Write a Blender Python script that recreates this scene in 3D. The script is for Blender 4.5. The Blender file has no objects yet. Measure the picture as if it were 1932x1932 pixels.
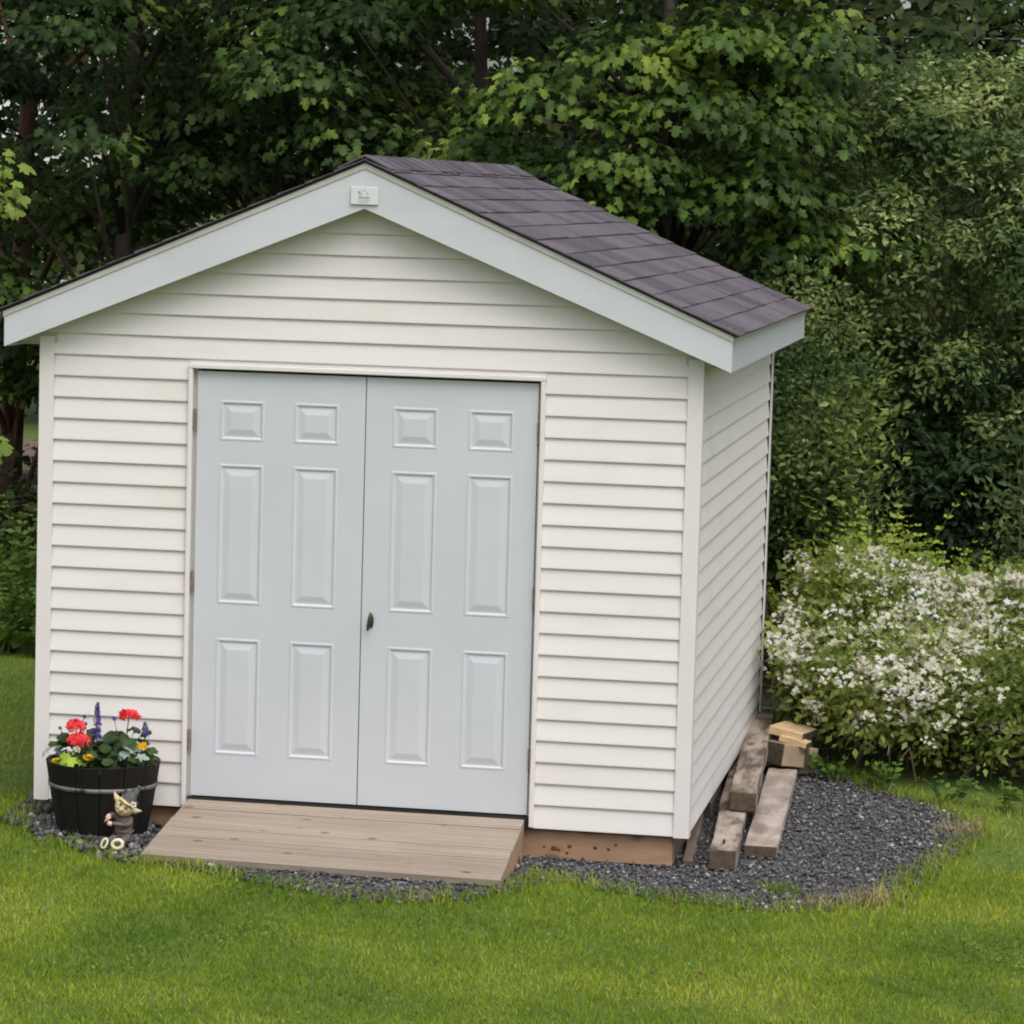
import bpy, math, random
import numpy as np
from mathutils import Vector, Matrix
R = math.radians
rng = np.random.default_rng(7)
random.seed(7)
scene = bpy.context.scene
COL = scene.collection

# ------------------------------------------------------------------ camera
cam_d = bpy.data.cameras.new('camera'); cam = bpy.data.objects.new('camera', cam_d); COL.objects.link(cam)
YAW, PITCH, ROLL = -0.16765, 0.09840, 0.028165
CAM = Vector((3.242, -14.984, 2.928))
fw = Vector((math.sin(YAW)*math.cos(PITCH), math.cos(YAW)*math.cos(PITCH), -math.sin(PITCH)))
rt = Vector((math.cos(YAW), -math.sin(YAW), 0)); up = rt.cross(fw)
r2 = rt*math.cos(ROLL)+up*math.sin(ROLL); u2 = up*math.cos(ROLL)-rt*math.sin(ROLL)
cam.matrix_world = Matrix(((r2.x, u2.x, -fw.x, CAM.x), (r2.y, u2.y, -fw.y, CAM.y), (r2.z, u2.z, -fw.z, CAM.z), (0, 0, 0, 1)))
cam_d.sensor_width = 36; cam_d.lens = 36*6187.6/1932
cam_d.clip_start = 0.1; cam_d.clip_end = 2000
scene.camera = cam
scene.render.resolution_x = scene.render.resolution_y = 1024

# ------------------------------------------------------------------ sky and sun (bright overcast)
SUN_EL, SUN_ROT = R(58), R(149)
w = bpy.data.worlds.new('World'); scene.world = w; w.use_nodes = True
nt = w.node_tree; bg = nt.nodes['Background']
sky = nt.nodes.new('ShaderNodeTexSky'); sky.sky_type = 'NISHITA'; sky.sun_disc = False
sky.sun_elevation = SUN_EL; sky.sun_rotation = SUN_ROT; sky.dust_density = 4; sky.air_density = 1.0
hs = nt.nodes.new('ShaderNodeHueSaturation'); hs.inputs['Saturation'].default_value = 0.34
nt.links.new(sky.outputs[0], hs.inputs['Color']); nt.links.new(hs.outputs[0], bg.inputs['Color'])
bg.inputs['Strength'].default_value = 0.15
sun_d = bpy.data.lights.new('sun', 'SUN'); sun = bpy.data.objects.new('sun', sun_d); COL.objects.link(sun)
sun_d.energy = 1.15; sun_d.angle = R(50); sun_d.color = (1, .955, .935)
sdir = Vector((math.sin(SUN_ROT)*math.cos(SUN_EL), math.cos(SUN_ROT)*math.cos(SUN_EL), math.sin(SUN_EL)))
sun.rotation_euler = sdir.to_track_quat('Z', 'Y').to_euler()
vs = scene.view_settings
vs.view_transform = 'Standard'; vs.look = 'None'; vs.exposure = 0.39; vs.gamma = 1; vs.use_curve_mapping = False
scene.cycles.filter_width = 2.0; scene.cycles.max_bounces = 8; scene.cycles.transparent_max_bounces = 4

# ------------------------------------------------------------------ object helpers
WP = {}                                                  # world position of every object
def place(o, p, parent=None):
    p = Vector(p)
    if parent is not None:
        o.parent = parent; o.location = p-WP[parent.name]
    else: o.location = p
    COL.objects.link(o); WP[o.name] = p
    return o
def tag(o, label=None, cat=None, group=None, kind=None):
    if label: o['label'] = label
    if cat: o['category'] = cat
    if group: o['group'] = group
    if kind: o['kind'] = kind
    return o
def thing(name, loc, label, cat, group=None):
    return tag(place(bpy.data.objects.new(name, None), loc), label, cat, group)
def npmesh(name, V, F, mat, rnd=None, smooth=False):
    """V (n,3) float, F (m,k) int array with equal sided faces"""
    me = bpy.data.meshes.new(name); V = np.asarray(V, np.float32); F = np.asarray(F, np.int32)
    m, k = F.shape
    me.vertices.add(len(V)); me.vertices.foreach_set('co', V.ravel())
    me.loops.add(m*k); me.loops.foreach_set('vertex_index', F.ravel())
    me.polygons.add(m); me.polygons.foreach_set('loop_start', np.arange(0, m*k, k, dtype=np.int32))
    me.polygons.foreach_set('loop_total', np.full(m, k, np.int32))
    if smooth: me.polygons.foreach_set('use_smooth', np.ones(m, bool))
    me.update(calc_edges=True)
    if rnd is not None:
        a = me.attributes.new('rnd', 'FLOAT', 'POINT'); a.data.foreach_set('value', np.asarray(rnd, np.float32))
    me.materials.append(mat)
    return me
def pymesh(name, V, F, mat, smooth=False):
    me = bpy.data.meshes.new(name); me.from_pydata([tuple(v) for v in V], [], F); me.update()
    if smooth:
        for p in me.polygons: p.use_smooth = True
    me.materials.append(mat)
    return me
def put(name, V, F, mat, parent=None, smooth=False, at=None):
    """mesh given in world coordinates; origin at its centre (or at)"""
    V = np.array(V, float); c = (V.max(0)+V.min(0))/2 if at is None else np.array(at, float)
    if isinstance(F, np.ndarray): me = npmesh(name, V-c, F, mat, smooth=smooth)
    else: me = pymesh(name, V-c, F, mat, smooth)
    return place(bpy.data.objects.new(name, me), c, parent)
BOXF = [(0, 3, 2, 1), (4, 5, 6, 7), (0, 1, 5, 4), (1, 2, 6, 5), (2, 3, 7, 6), (3, 0, 4, 7)]
def boxv(x0, x1, y0, y1, z0, z1):
    return [(x0, y0, z0), (x1, y0, z0), (x1, y1, z0), (x0, y1, z0), (x0, y0, z1), (x1, y0, z1), (x1, y1, z1), (x0, y1, z1)]
def bevel(o, wd, seg=2):
    m = o.modifiers.new('bevel', 'BEVEL'); m.width = wd; m.segments = seg; m.limit_method = 'ANGLE'; return o
def box(name, b, mat, parent=None, bev=0):
    o = put(name, boxv(*b), BOXF, mat, parent)
    return bevel(o, bev) if bev else o
def join(parts):
    V, F = [], []
    for v, f in parts:
        n = len(V); V += [tuple(p) for p in v]; F += [tuple(i+n for i in q) for q in f]
    return V, F
def tube(pts, rad, n=8, cap=True):
    pts = [Vector(p) for p in pts]; V, F = [], []
    t0 = (pts[1]-pts[0]).normalized(); a = t0.orthogonal().normalized()
    for i, p in enumerate(pts):
        t = (pts[min(i+1, len(pts)-1)]-pts[max(i-1, 0)]).normalized()
        a = (a-t*a.dot(t)).normalized(); b = t.cross(a)
        r = rad[i] if hasattr(rad, '__len__') else rad
        for k in range(n):
            th = 2*math.pi*k/n; V.append(p+(a*math.cos(th)+b*math.sin(th))*r)
    for i in range(len(pts)-1):
        for k in range(n):
            F.append((i*n+k, i*n+(k+1) % n, (i+1)*n+(k+1) % n, (i+1)*n+k))
    if cap:
        F.append(tuple(range(n-1, -1, -1))); m = (len(pts)-1)*n; F.append(tuple(m+k for k in range(n)))
    return V, F
def ellip(c, r, rot=None, nu=12, nv=8):
    V, F = [], []; c = Vector(c)
    for j in range(nv+1):
        ph = math.pi*j/nv
        for i in range(nu):
            th = 2*math.pi*i/nu
            v = Vector((r[0]*math.sin(ph)*math.cos(th), r[1]*math.sin(ph)*math.sin(th), r[2]*math.cos(ph)))
            V.append(c+(rot @ v if rot else v))
    for j in range(nv):
        for i in range(nu):
            F.append((j*nu+i, (j+1)*nu+i, (j+1)*nu+(i+1) % nu, j*nu+(i+1) % nu))
    return V, F

# ------------------------------------------------------------------ materials
def _m(name):
    m = bpy.data.materials.new(name); m.use_nodes = True
    return m, m.node_tree, m.node_tree.nodes['Principled BSDF']
def N(t, kind, **kw):
    n = t.nodes.new(kind)
    for k, v in kw.items():
        if k in n.inputs: n.inputs[k].default_value = v
        else: setattr(n, k, v)
    return n
def ramp(t, stops):
    n = t.nodes.new('ShaderNodeValToRGB'); e = n.color_ramp.elements
    while len(e) < len(stops): e.new(0.5)
    for q, (p, c) in zip(e, stops): q.position = p; q.color = (*c, 1)
    return n
def surf(name, c1, c2=None, scale=(8, 8, 8), rough=.6, detail=5, bump=0, bscale=None, objvar=0.0, spots=None, spec=.4, lo=.3, hi=.7, stain=None):
    """noise between two colours, optional bump, per-object tone, voronoi spots (colour, scale, radius)"""
    m, t, b = _m(name); L = t.links.new
    tc = N(t, 'ShaderNodeTexCoord'); oi = N(t, 'ShaderNodeObjectInfo')
    off = N(t, 'ShaderNodeVectorMath', operation='SCALE'); L(oi.outputs['Random'], off.inputs['Scale'])
    off.inputs[0].default_value = (17, 31, 23)
    add = N(t, 'ShaderNodeVectorMath'); L(tc.outputs['Object'], add.inputs[0]); L(off.outputs[0], add.inputs[1])
    mp = N(t, 'ShaderNodeMapping'); mp.inputs['Scale'].default_value = scale; L(add.outputs[0], mp.inputs['Vector'])
    nz = N(t, 'ShaderNodeTexNoise', Scale=1.0, Detail=detail, Roughness=.62); L(mp.outputs[0], nz.inputs['Vector'])
    rp = ramp(t, [(lo, c1), (hi, c2 or c1)]); L(nz.outputs[0], rp.inputs[0]); col = rp.outputs[0]
    if spots:
        sc, ss, rad = spots
        mp2 = N(t, 'ShaderNodeMapping'); mp2.inputs['Scale'].default_value = ss; L(add.outputs[0], mp2.inputs['Vector'])
        vo = N(t, 'ShaderNodeTexVoronoi', Scale=1.0); L(mp2.outputs[0], vo.inputs['Vector'])
        mr = N(t, 'ShaderNodeMapRange'); mr.inputs[1].default_value = rad*.45; mr.inputs[2].default_value = rad
        mr.inputs[3].default_value = .85; mr.inputs[4].default_value = 0; L(vo.outputs['Distance'], mr.inputs[0])
        mx = N(t, 'ShaderNodeMix', data_type='RGBA'); L(mr.outputs[0], mx.inputs[0]); L(col, mx.inputs[6]); mx.inputs[7].default_value = (*sc, 1); col = mx.outputs[2]
    if stain:
        sc, ss, lo2, hi2, amt = stain
        n2 = N(t, 'ShaderNodeTexNoise', Scale=ss, Detail=4); L(add.outputs[0], n2.inputs['Vector'])
        mr = N(t, 'ShaderNodeMapRange'); mr.inputs[1].default_value = lo2; mr.inputs[2].default_value = hi2; mr.inputs[4].default_value = amt; L(n2.outputs[0], mr.inputs[0])
        mx = N(t, 'ShaderNodeMix', data_type='RGBA'); L(mr.outputs[0], mx.inputs[0]); L(col, mx.inputs[6]); mx.inputs[7].default_value = (*sc, 1); col = mx.outputs[2]
    if objvar:
        mr = N(t, 'ShaderNodeMapRange'); mr.inputs[3].default_value = 1-objvar; mr.inputs[4].default_value = 1+objvar; L(oi.outputs['Random'], mr.inputs[0])
        hv = N(t, 'ShaderNodeHueSaturation'); L(mr.outputs[0], hv.inputs['Value']); L(col, hv.inputs['Color']); col = hv.outputs[0]
    L(col, b.inputs['Base Color']); b.inputs['Roughness'].default_value = rough; b.inputs['Specular IOR Level'].default_value = spec
    if bump:
        bp = N(t, 'ShaderNodeBump', Strength=bump, Distance=.01)
        if bscale:
            mp3 = N(t, 'ShaderNodeMapping'); mp3.inputs['Scale'].default_value = bscale; L(add.outputs[0], mp3.inputs['Vector'])
            n3 = N(t, 'ShaderNodeTexNoise', Scale=1.0, Detail=3); L(mp3.outputs[0], n3.inputs['Vector']); L(n3.outputs[0], bp.inputs['Height'])
        else: L(nz.outputs[0], bp.inputs['Height'])
        L(bp.outputs[0], b.inputs['Normal'])
    return m
def leafmat(name, stops, trans=.33, rough=.55, spec=.22, objmix=.3, transcol=1.25, patch=0):
    """leaf colour from the 'rnd' attribute and a per-object random, plus light through the leaf"""
    m, t, b = _m(name); L = t.links.new
    at = N(t, 'ShaderNodeAttribute', attribute_name='rnd'); oi = N(t, 'ShaderNodeObjectInfo')
    a = N(t, 'ShaderNodeMath', operation='MULTIPLY'); L(at.outputs['Fac'], a.inputs[0]); a.inputs[1].default_value = 1-objmix
    c = N(t, 'ShaderNodeMath', operation='MULTIPLY_ADD'); L(oi.outputs['Random'], c.inputs[0]); c.inputs[1].default_value = objmix; L(a.outputs[0], c.inputs[2])
    fac = c.outputs[0]
    if patch:
        g = N(t, 'ShaderNodeNewGeometry'); nz = N(t, 'ShaderNodeTexNoise', Scale=patch, Detail=3.0); L(g.outputs['Position'], nz.inputs['Vector'])
        mr = N(t, 'ShaderNodeMapRange'); mr.inputs[1].default_value = .3; mr.inputs[2].default_value = .7; mr.inputs[3].default_value = -.42; mr.inputs[4].default_value = .42; L(nz.outputs[0], mr.inputs[0])
        d = N(t, 'ShaderNodeMath', operation='ADD', use_clamp=True); L(fac, d.inputs[0]); L(mr.outputs[0], d.inputs[1]); fac = d.outputs[0]
    rp = ramp(t, stops); L(fac, rp.inputs[0])
    L(rp.outputs[0], b.inputs['Base Color']); b.inputs['Roughness'].default_value = rough; b.inputs['Specular IOR Level'].default_value = spec
    tr = N(t, 'ShaderNodeBsdfTranslucent'); hv = N(t, 'ShaderNodeHueSaturation', Value=transcol, Hue=.485); L(rp.outputs[0], hv.inputs['Color']); L(hv.outputs[0], tr.inputs['Color'])
    mx = N(t, 'ShaderNodeMixShader'); mx.inputs[0].default_value = trans; L(b.outputs[0], mx.inputs[1]); L(tr.outputs[0], mx.inputs[2])
    L(mx.outputs[0], t.nodes['Material Output'].inputs['Surface'])
    return m
M = {}
M['siding'] = surf('cream_vinyl', (.672, .638, .614), (.712, .680, .658), (1.2, 6, 9), .5, bump=.03, bscale=(6, 60, 90), objvar=.015, spec=.35, stain=((.52, .50, .40), 2.4, .56, .74, .25))
M['post'] = surf('white_vinyl_trim', (.675, .636, .622), (.71, .672, .660), (5, 5, 2), .45, objvar=.01)
M['fascia'] = surf('pale_grey_metal', (.50, .515, .545), (.55, .565, .595), (2, 2, 5), .42, stain=((.5, .5, .42), 5, .58, .75, .3))
M['drip'] = surf('beige_drip_edge', (.50, .49, .44), (.44, .43, .38), (14, 14, 14), .5)
M['door'] = surf('pale_blue_grey_paint', (.515, .532, .565), (.555, .572, .605), (1.5, 1.5, 2.2), .4, bump=.03, bscale=(90, 90, 7), stain=((.44, .45, .43), 3, .6, .78, .18))
M['dark'] = surf('dark_interior', (.02, .018, .015), (.035, .03, .025), (4, 4, 4), .9)
M['sheath'] = surf('sheathing_board', (.22, .16, .10), (.28, .21, .14), (3, 3, 9), .85)
M['soffit'] = surf('soffit_panel', (.46, .46, .38), (.5, .5, .42), (3, 3, 3), .6)
M['shingle'] = surf('asphalt_shingle', (.082, .072, .086), (.142, .125, .144), (45, 45, 45), .9, detail=6, bump=.6, bscale=(160, 160, 160), objvar=.24, spec=.2, stain=((.15, .10, .12), 6, .55, .8, .5))
M['bronze'] = surf('aged_bronze', (.05, .047, .035), (.09, .085, .06), (60, 60, 60), .45)
M['bronze'].node_tree.nodes['Principled BSDF'].inputs['Metallic'].default_value = .6
M['rust'] = surf('rusty_steel', (.14, .08, .05), (.26, .2, .16), (60, 60, 40), .6)
M['ramp'] = surf('weathered_deck_wood', (.25, .20, .152), (.345, .283, .226), (1.3, 26, 26), .78, bump=.3, bscale=(2, 55, 55), objvar=.08, spots=((.10, .07, .055), (5, 11, 11), .17), stain=((.34, .285, .235), 3, .5, .75, .5))
M['skid'] = surf('treated_skid_timber', (.30, .175, .10), (.42, .27, .165), (2.2, 20, 14), .8, bump=.2, objvar=.03, spots=((.085, .035, .018), (7, 7, 9), .40), stain=((.17, .12, .085), 2.2, .5, .75, .6))
M['knot'] = surf('rusty_knot', (.07, .028, .013), (.13, .06, .03), (40, 40, 40), .85)
M['timber'] = surf('weathered_timber', (.09, .065, .047), (.34, .275, .225), (13, 2.6, 13), .85, detail=7, bump=.5, bscale=(50, 4, 50), lo=.4, hi=.6, spots=((.06, .045, .035), (9, 4, 9), .30), stain=((.42, .36, .33), 5, .52, .66, .6))
M['timber_dark'] = surf('dark_brown_timber', (.10, .072, .052), (.22, .165, .125), (13, 2.5, 13), .85, detail=7, bump=.4, bscale=(50, 4, 50))  # darker brown tone of timber
M['plank'] = surf('bleached_plank', (.21, .16, .13), (.43, .37, .335), (10, 3.5, 10), .85, detail=7, bump=.35, bscale=(50, 4, 50), lo=.36, hi=.6, spots=((.25, .19, .15), (6, 4, 6), .2), stain=((.30, .235, .19), 5, .5, .64, .7))
M['tan'] = surf('tan_lumber', (.46, .33, .17), (.62, .46, .27), (6, 24, 24), .75, bump=.2)
M['tan2'] = surf('grey_tan_lumber', (.27, .20, .135), (.35, .27, .19), (6, 18, 18), .8, bump=.2)
M['end'] = surf('dark_end_grain', (.045, .033, .024), (.11, .08, .055), (30, 30, 30), .9, bump=.3)
M['tub'] = surf('black_brown_tub', (.007, .006, .005), (.014, .011, .009), (25, 25, 4), .65, bump=.15, bscale=(60, 60, 5), spec=.2)
M['band'] = surf('worn_grey_band', (.015, .013, .012), (.16, .155, .15), (9, 9, 9), .5, lo=.42, hi=.5)
M['soil'] = surf('potting_soil', (.02, .013, .008), (.05, .033, .02), (60, 60, 60), .95, bump=.8)
M['ground'] = surf('lawn_soil', (.06, .10, .012), (.095, .14, .02), (7, 7, 7), .95, detail=6)
M['forest'] = surf('leaf_litter', (.018, .02, .009), (.05, .042, .022), (3, 3, 3), .95, detail=6)
M['path'] = surf('bare_earth', (.10, .075, .055), (.16, .12, .09), (2, 5, 2), .95)
M['gbed'] = surf('gravel_dust', (.05, .048, .05), (.09, .088, .09), (30, 30, 30), .95, bump=.5)
M['bark'] = surf('dark_bark', (.028, .022, .017), (.075, .058, .045), (16, 16, 3), .9, bump=.9, bscale=(30, 30, 5))
M['bark_red'] = surf('reddish_bark', (.06, .04, .03), (.22, .11, .07), (7, 7, 3), .9, bump=.9, bscale=(30, 30, 5))
M['stem'] = surf('brown_stem', (.09, .065, .04), (.16, .12, .08), (20, 20, 6), .85)
M['gstem'] = surf('green_stem', (.07, .10, .03), (.11, .14, .05), (20, 20, 6), .6)
M['stone'] = leafmat('crushed_stone', [(0, (.045, .044, .047)), (.45, (.092, .090, .094)), (.86, (.15, .148, .152)), (.97, (.22, .215, .21)), (1, (.45, .44, .42))], trans=0, rough=.8, objmix=0)
M['grass'] = leafmat('lawn_grass', [(0, (.078, .155, .011)), (.35, (.148, .240, .015)), (.7, (.262, .335, .026)), (1, (.40, .43, .06))], trans=.35, rough=.5, spec=.25, objmix=0, patch=1.1)
M['clover'] = leafmat('clover_leaf', [(0, (.06, .13, .02)), (1, (.19, .28, .06))], trans=.25, objmix=0)
M['straw'] = leafmat('dry_straw', [(0, (.22, .16, .08)), (1, (.45, .36, .2))], trans=.2, objmix=0)
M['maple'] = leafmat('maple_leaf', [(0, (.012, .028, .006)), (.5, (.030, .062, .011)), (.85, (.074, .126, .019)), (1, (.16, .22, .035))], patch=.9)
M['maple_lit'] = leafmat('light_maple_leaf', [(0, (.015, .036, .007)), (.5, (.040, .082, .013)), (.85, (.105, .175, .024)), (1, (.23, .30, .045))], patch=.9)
M['maple_lit_rim'] = leafmat('lit_rim_maple_leaf', [(0, (.045, .095, .012)), (.6, (.12, .20, .022)), (1, (.25, .33, .05))])  # light on the maple's right rim put into the leaf colour
M['lime'] = leafmat('lime_leaf', [(0, (.11, .18, .03)), (1, (.26, .34, .07))])
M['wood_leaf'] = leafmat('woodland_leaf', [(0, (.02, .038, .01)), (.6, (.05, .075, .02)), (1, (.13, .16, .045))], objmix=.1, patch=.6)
M['far_leaf'] = leafmat('far_leaf', [(0, (.030, .040, .018)), (.6, (.055, .068, .035)), (1, (.085, .10, .055))], objmix=.1)
M['willow'] = leafmat('willow_leaf', [(0, (.022, .047, .013)), (.5, (.066, .112, .031)), (.85, (.165, .222, .062)), (1, (.35, .40, .16))], patch=1.7)
M['shade_tone_leaf'] = leafmat('shade_tone_shrub_leaf', [(0, (.010, .026, .008)), (.6, (.028, .058, .018)), (1, (.065, .11, .042))], patch=2.2)  # shade of the hollow put into the leaf colour
M['spirea'] = leafmat('shrub_leaf', [(0, (.06, .10, .018)), (.5, (.185, .24, .052)), (1, (.36, .40, .12))], patch=1.5)
M['fern'] = leafmat('fern_leaf', [(0, (.15, .235, .02)), (1, (.34, .43, .055))])
M['weed'] = leafmat('weed_leaf', [(0, (.045, .10, .015)), (1, (.14, .23, .04))])
M['petal_w'] = leafmat('white_petal', [(0, (.42, .40, .26)), (.6, (.64, .62, .50)), (1, (.66, .70, .72))], trans=.2, objmix=.5, transcol=1)
M['petal_r'] = leafmat('red_petal', [(0, (.78, .03, .04)), (1, (.95, .12, .115))], trans=.25, transcol=1)
M['petal_y'] = leafmat('yellow_petal', [(0, (.75, .42, .01)), (1, (.85, .62, .02))], trans=.2, transcol=1)
M['petal_b'] = leafmat('blue_petal', [(0, (.045, .03, .14)), (.7, (.10, .08, .34)), (1, (.25, .38, .75))], trans=.15, transcol=1)
M['ger'] = leafmat('geranium_leaf', [(0, (.018, .045, .012)), (1, (.055, .10, .028))], objmix=1)
M['silver'] = leafmat('silver_leaf', [(0, (.22, .29, .25)), (1, (.38, .46, .42))], trans=.1, objmix=1)
M['chart'] = leafmat('chartreuse_leaf', [(0, (.24, .38, .03)), (1, (.42, .55, .07))], objmix=1)
M['brown_leaf'] = surf('dead_leaf', (.10, .045, .02), (.2, .1, .05), (30, 30, 30), .8)
M['plate'] = surf('white_plate', (.57, .59, .59), (.62, .64, .64), (8, 8, 8), .35)
M['print'] = surf('grey_print', (.20, .21, .22), (.28, .29, .30), (40, 40, 40), .6)
M['print2'] = surf('light_grey_print', (.42, .43, .43), (.48, .49, .49), (40, 40, 40), .6)
M['skin'] = surf('painted_tan_face', (.46, .37, .20), (.60, .49, .30), (50, 50, 50), .6)
M['pink'] = surf('painted_pink', (.60, .38, .26), (.66, .48, .38), (50, 50, 50), .6)
M['hat'] = surf('painted_grey_green', (.05, .06, .055), (.11, .12, .11), (40, 40, 40), .65)
M['tunic'] = surf('painted_dark_brown', (.045, .036, .032), (.15, .118, .098), (40, 40, 40), .65)
M['cream'] = surf('painted_cream', (.60, .57, .42), (.70, .67, .52), (40, 40, 40), .6)
M['boot'] = surf('painted_brown', (.06, .035, .015), (.13, .08, .035), (50, 50, 50), .7)
M['black'] = surf('black_paint', (.01, .009, .008), (.015, .013, .012), (9, 9, 9), .5)
M['house'] = surf('pale_house_paint', (.72, .72, .70), (.78, .78, .76), (1, 1, 4), .6)
M['glass'] = surf('dark_window', (.03, .035, .04), (.05, .055, .06), (1, 1, 1), .1)
M['wire'] = surf('pale_wire', (.14, .16, .15), (.18, .2, .19), (9, 9, 9), .5)

# ------------------------------------------------------------------ ground
def gz(x, y):
    x = np.asarray(x, float); y = np.asarray(y, float)
    return -.195-.018*np.clip(x, -4, 4)+.03*np.exp(-((x+1.15)**2/.12+(y+.42)**2/.10))
def sheet(name, xs, ys, dz, mat, kind='structure'):
    X, Y = np.meshgrid(xs, ys); Z = gz(X, Y)+dz
    V = np.stack([X, Y, Z], -1).reshape(-1, 3); nx = len(xs)
    F = np.array([(j*nx+i, j*nx+i+1, (j+1)*nx+i+1, (j+1)*nx+i) for j in range(len(ys)-1) for i in range(nx-1)])
    o = put(name, V, F, mat, at=(0, 0, 0), smooth=True); o['kind'] = kind; return o
far = [-600, -200, -60, -20, -10]
sheet('ground', far+list(np.linspace(-6, 6, 61))+[10, 20, 60, 200, 600], far+list(np.linspace(-6, 6, 61))+[10, 20, 60, 200, 900], 0, M['ground'])
sheet('forest_floor', list(np.linspace(-30, -4.2, 6))+list(np.linspace(-4, 4, 17))+[8, 14], [5.1, 6, 8, 12, 17.6], .006, M['forest'])
sheet('dirt_path', np.linspace(-30, 10, 21), [17.9, 19, 20, 21.5], .006, M['path'])
GP = np.array([(-1.72, .12), (-1.62, -.12), (-1.40, -.46), (-.95, -.78), (-.72, -.80), (-.42, -.87), (-.166, -1.00), (.258, -1.20), (.55, -1.06), (.763, -.92), (.927, -.55), (1.043, -.42), (1.295, -.55), (1.522, -.63), (2.025, -.70), (2.276, -.60), (2.497, -.35), (2.66, .3), (2.76, .8), (2.92, 1.49), (2.70, 2.09), (2.21, 2.6), (1.98, 3.2), (1.8, 4.2), (-1.7, 4.2)])
def inpoly(x, y, P):
    r = np.zeros(len(x), bool); n = len(P)
    for i in range(n):
        x1, y1 = P[i]; x2, y2 = P[(i+1) % n]
        c = (y1 > y) != (y2 > y)
        r ^= c & (x < (x2-x1)*(y-y1)/((y2-y1) if y2 != y1 else 1e-9)+x1)
    return r
gb = [(x, y, float(gz(x, y))+.005) for x, y in GP]
put('gravel_bed', gb, [tuple(range(len(gb)))], M['gbed'])['kind'] = 'structure'
# crushed stone
def frames(Nrm, D):
    Nrm = Nrm/np.linalg.norm(Nrm, axis=1, keepdims=True)
    D = D-(D*Nrm).sum(1, keepdims=True)*Nrm; D /= np.linalg.norm(D, axis=1, keepdims=True)+1e-9
    return np.stack([np.cross(D, Nrm), D, Nrm], 1)          # rows x, y, z
def scatter(T, F, P, Nrm, D, S, rnd):
    """copies of template T at P; rows of the frame are the copies' axes"""
    T = np.asarray(T, float); n, v = len(P), len(T)
    A = frames(Nrm, D); S = np.asarray(S, float)
    S3 = S[:, None]*np.ones((1, 3)) if S.ndim == 1 else S
    V = np.einsum('nvk,nkj->nvj', T[None]*S3[:, None, :], A)+P[:, None, :]
    FF = (np.asarray(F)[None]+(np.arange(n)*v)[:, None, None]).reshape(-1, len(F[0]))
    return V.reshape(-1, 3), FF, np.repeat(rnd, v)
def unit(n): 
    v = rng.normal(size=(n, 3)); return v/np.linalg.norm(v, axis=1, keepdims=True)
n = 46000
px = rng.uniform(-1.75, 2.9, n); py = rng.uniform(-1.35, 4.2, n)
jx, jy = px+rng.normal(0, .05, n), py+rng.normal(0, .05, n)
k = inpoly(jx, jy, GP) & ~((abs(px) < 1.5) & (py > .12)) 
px, py = px[k], py[k]; n = len(px)
s = rng.uniform(.0045, .0125, n)**1.0*np.where(px < -.85, 1.7, 1.0)
P = np.stack([px, py, gz(px, py)+.006+s*.35+rng.uniform(0, .012, n)], 1)
cube = np.array(boxv(-1, 1, -1, 1, -1, 1), float)
V = cube[None]*rng.uniform(.45, 1.0, (n, 8, 1))*np.array([1, .8, .6])
A = frames(unit(n)*.6+[0, 0, 1], unit(n))
V = np.einsum('nvk,nkj->nvj', V*s[:, None, None], A)+P[:, None]
FF = (np.array(BOXF)[None]+(np.arange(n)*8)[:, None, None]).reshape(-1, 4)
gme = npmesh('gravel', V.reshape(-1, 3), FF, M['stone'], np.repeat(rng.random(n), 8))
tag(place(bpy.data.objects.new('gravel', gme), (0, 0, 0)), 'dark grey crushed stone gravel around the base of the shed', 'gravel', kind='stuff')

# ------------------------------------------------------------------ lawn grass
BL = [(-.5, 0, 0), (.5, 0, 0), (.38, 0, .55), (-.38, 0, .55), (0, 0, 1.0)]
BF = [(0, 1, 2), (0, 2, 3), (3, 2, 4)]
def blades(px, py, h, wd, lean=.5, zoff=0.0):
    n = len(px); az = rng.uniform(0, 2*np.pi, n); la = rng.uniform(.1, 1, n)*lean; ld = rng.uniform(0, 2*np.pi, n)
    T = np.array(BL); V = np.zeros((n, 5, 3)); t = T[:, 2]
    V[:, :, 0] = T[:, 0][None]*wd[:, None]*np.cos(az)[:, None]+(h*la*np.cos(ld))[:, None]*(t**1.8)[None]
    V[:, :, 1] = T[:, 0][None]*wd[:, None]*np.sin(az)[:, None]+(h*la*np.sin(ld))[:, None]*(t**1.8)[None]
    V[:, :, 2] = t[None]*h[:, None]*np.sqrt(1-.5*la**2)[:, None]
    V += np.stack([px, py, gz(px, py)+zoff], 1)[:, None]
    F = (np.array(BF)[None]+(np.arange(n)*5)[:, None, None]).reshape(-1, 3)
    return V.reshape(-1, 3), F, np.repeat(rng.random(n), 5)
def lawn_pts(n, x0, x1, y0, y1):
    x = rng.uniform(x0, x1, n); y = rng.uniform(y0, y1, n)
    j = rng.normal(0, .07, (2, n))
    keep = ~inpoly(x+j[0], y+j[1], GP) & ~((x > -.84) & (x < .82) & (y > -.70) & (y < 0))
    edge = y < 5.0+.15*np.sin(x*3)
    shade = ~((x > -1.5) & (x < 1.9) & (y > .5))
    sh2 = ~((x > 1.9) & (y > 2.35+.2*np.sin(x*5)))
    keep &= edge & shade & sh2
    return x[keep], y[keep]
x1, y1 = lawn_pts(300000, -3.4, 4.4, -5.2, .6)
x2, y2 = lawn_pts(80000, -4.6, 4.6, .6, 5.3)
gx, gy = np.concatenate([x1, x2]), np.concatenate([y1, y2])
n = len(gx)
clump = .75+.5*np.sin(gx*5.1+1.3*np.sin(gy*3.7))*np.sin(gy*4.3+1.7*np.sin(gx*2.9))
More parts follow.
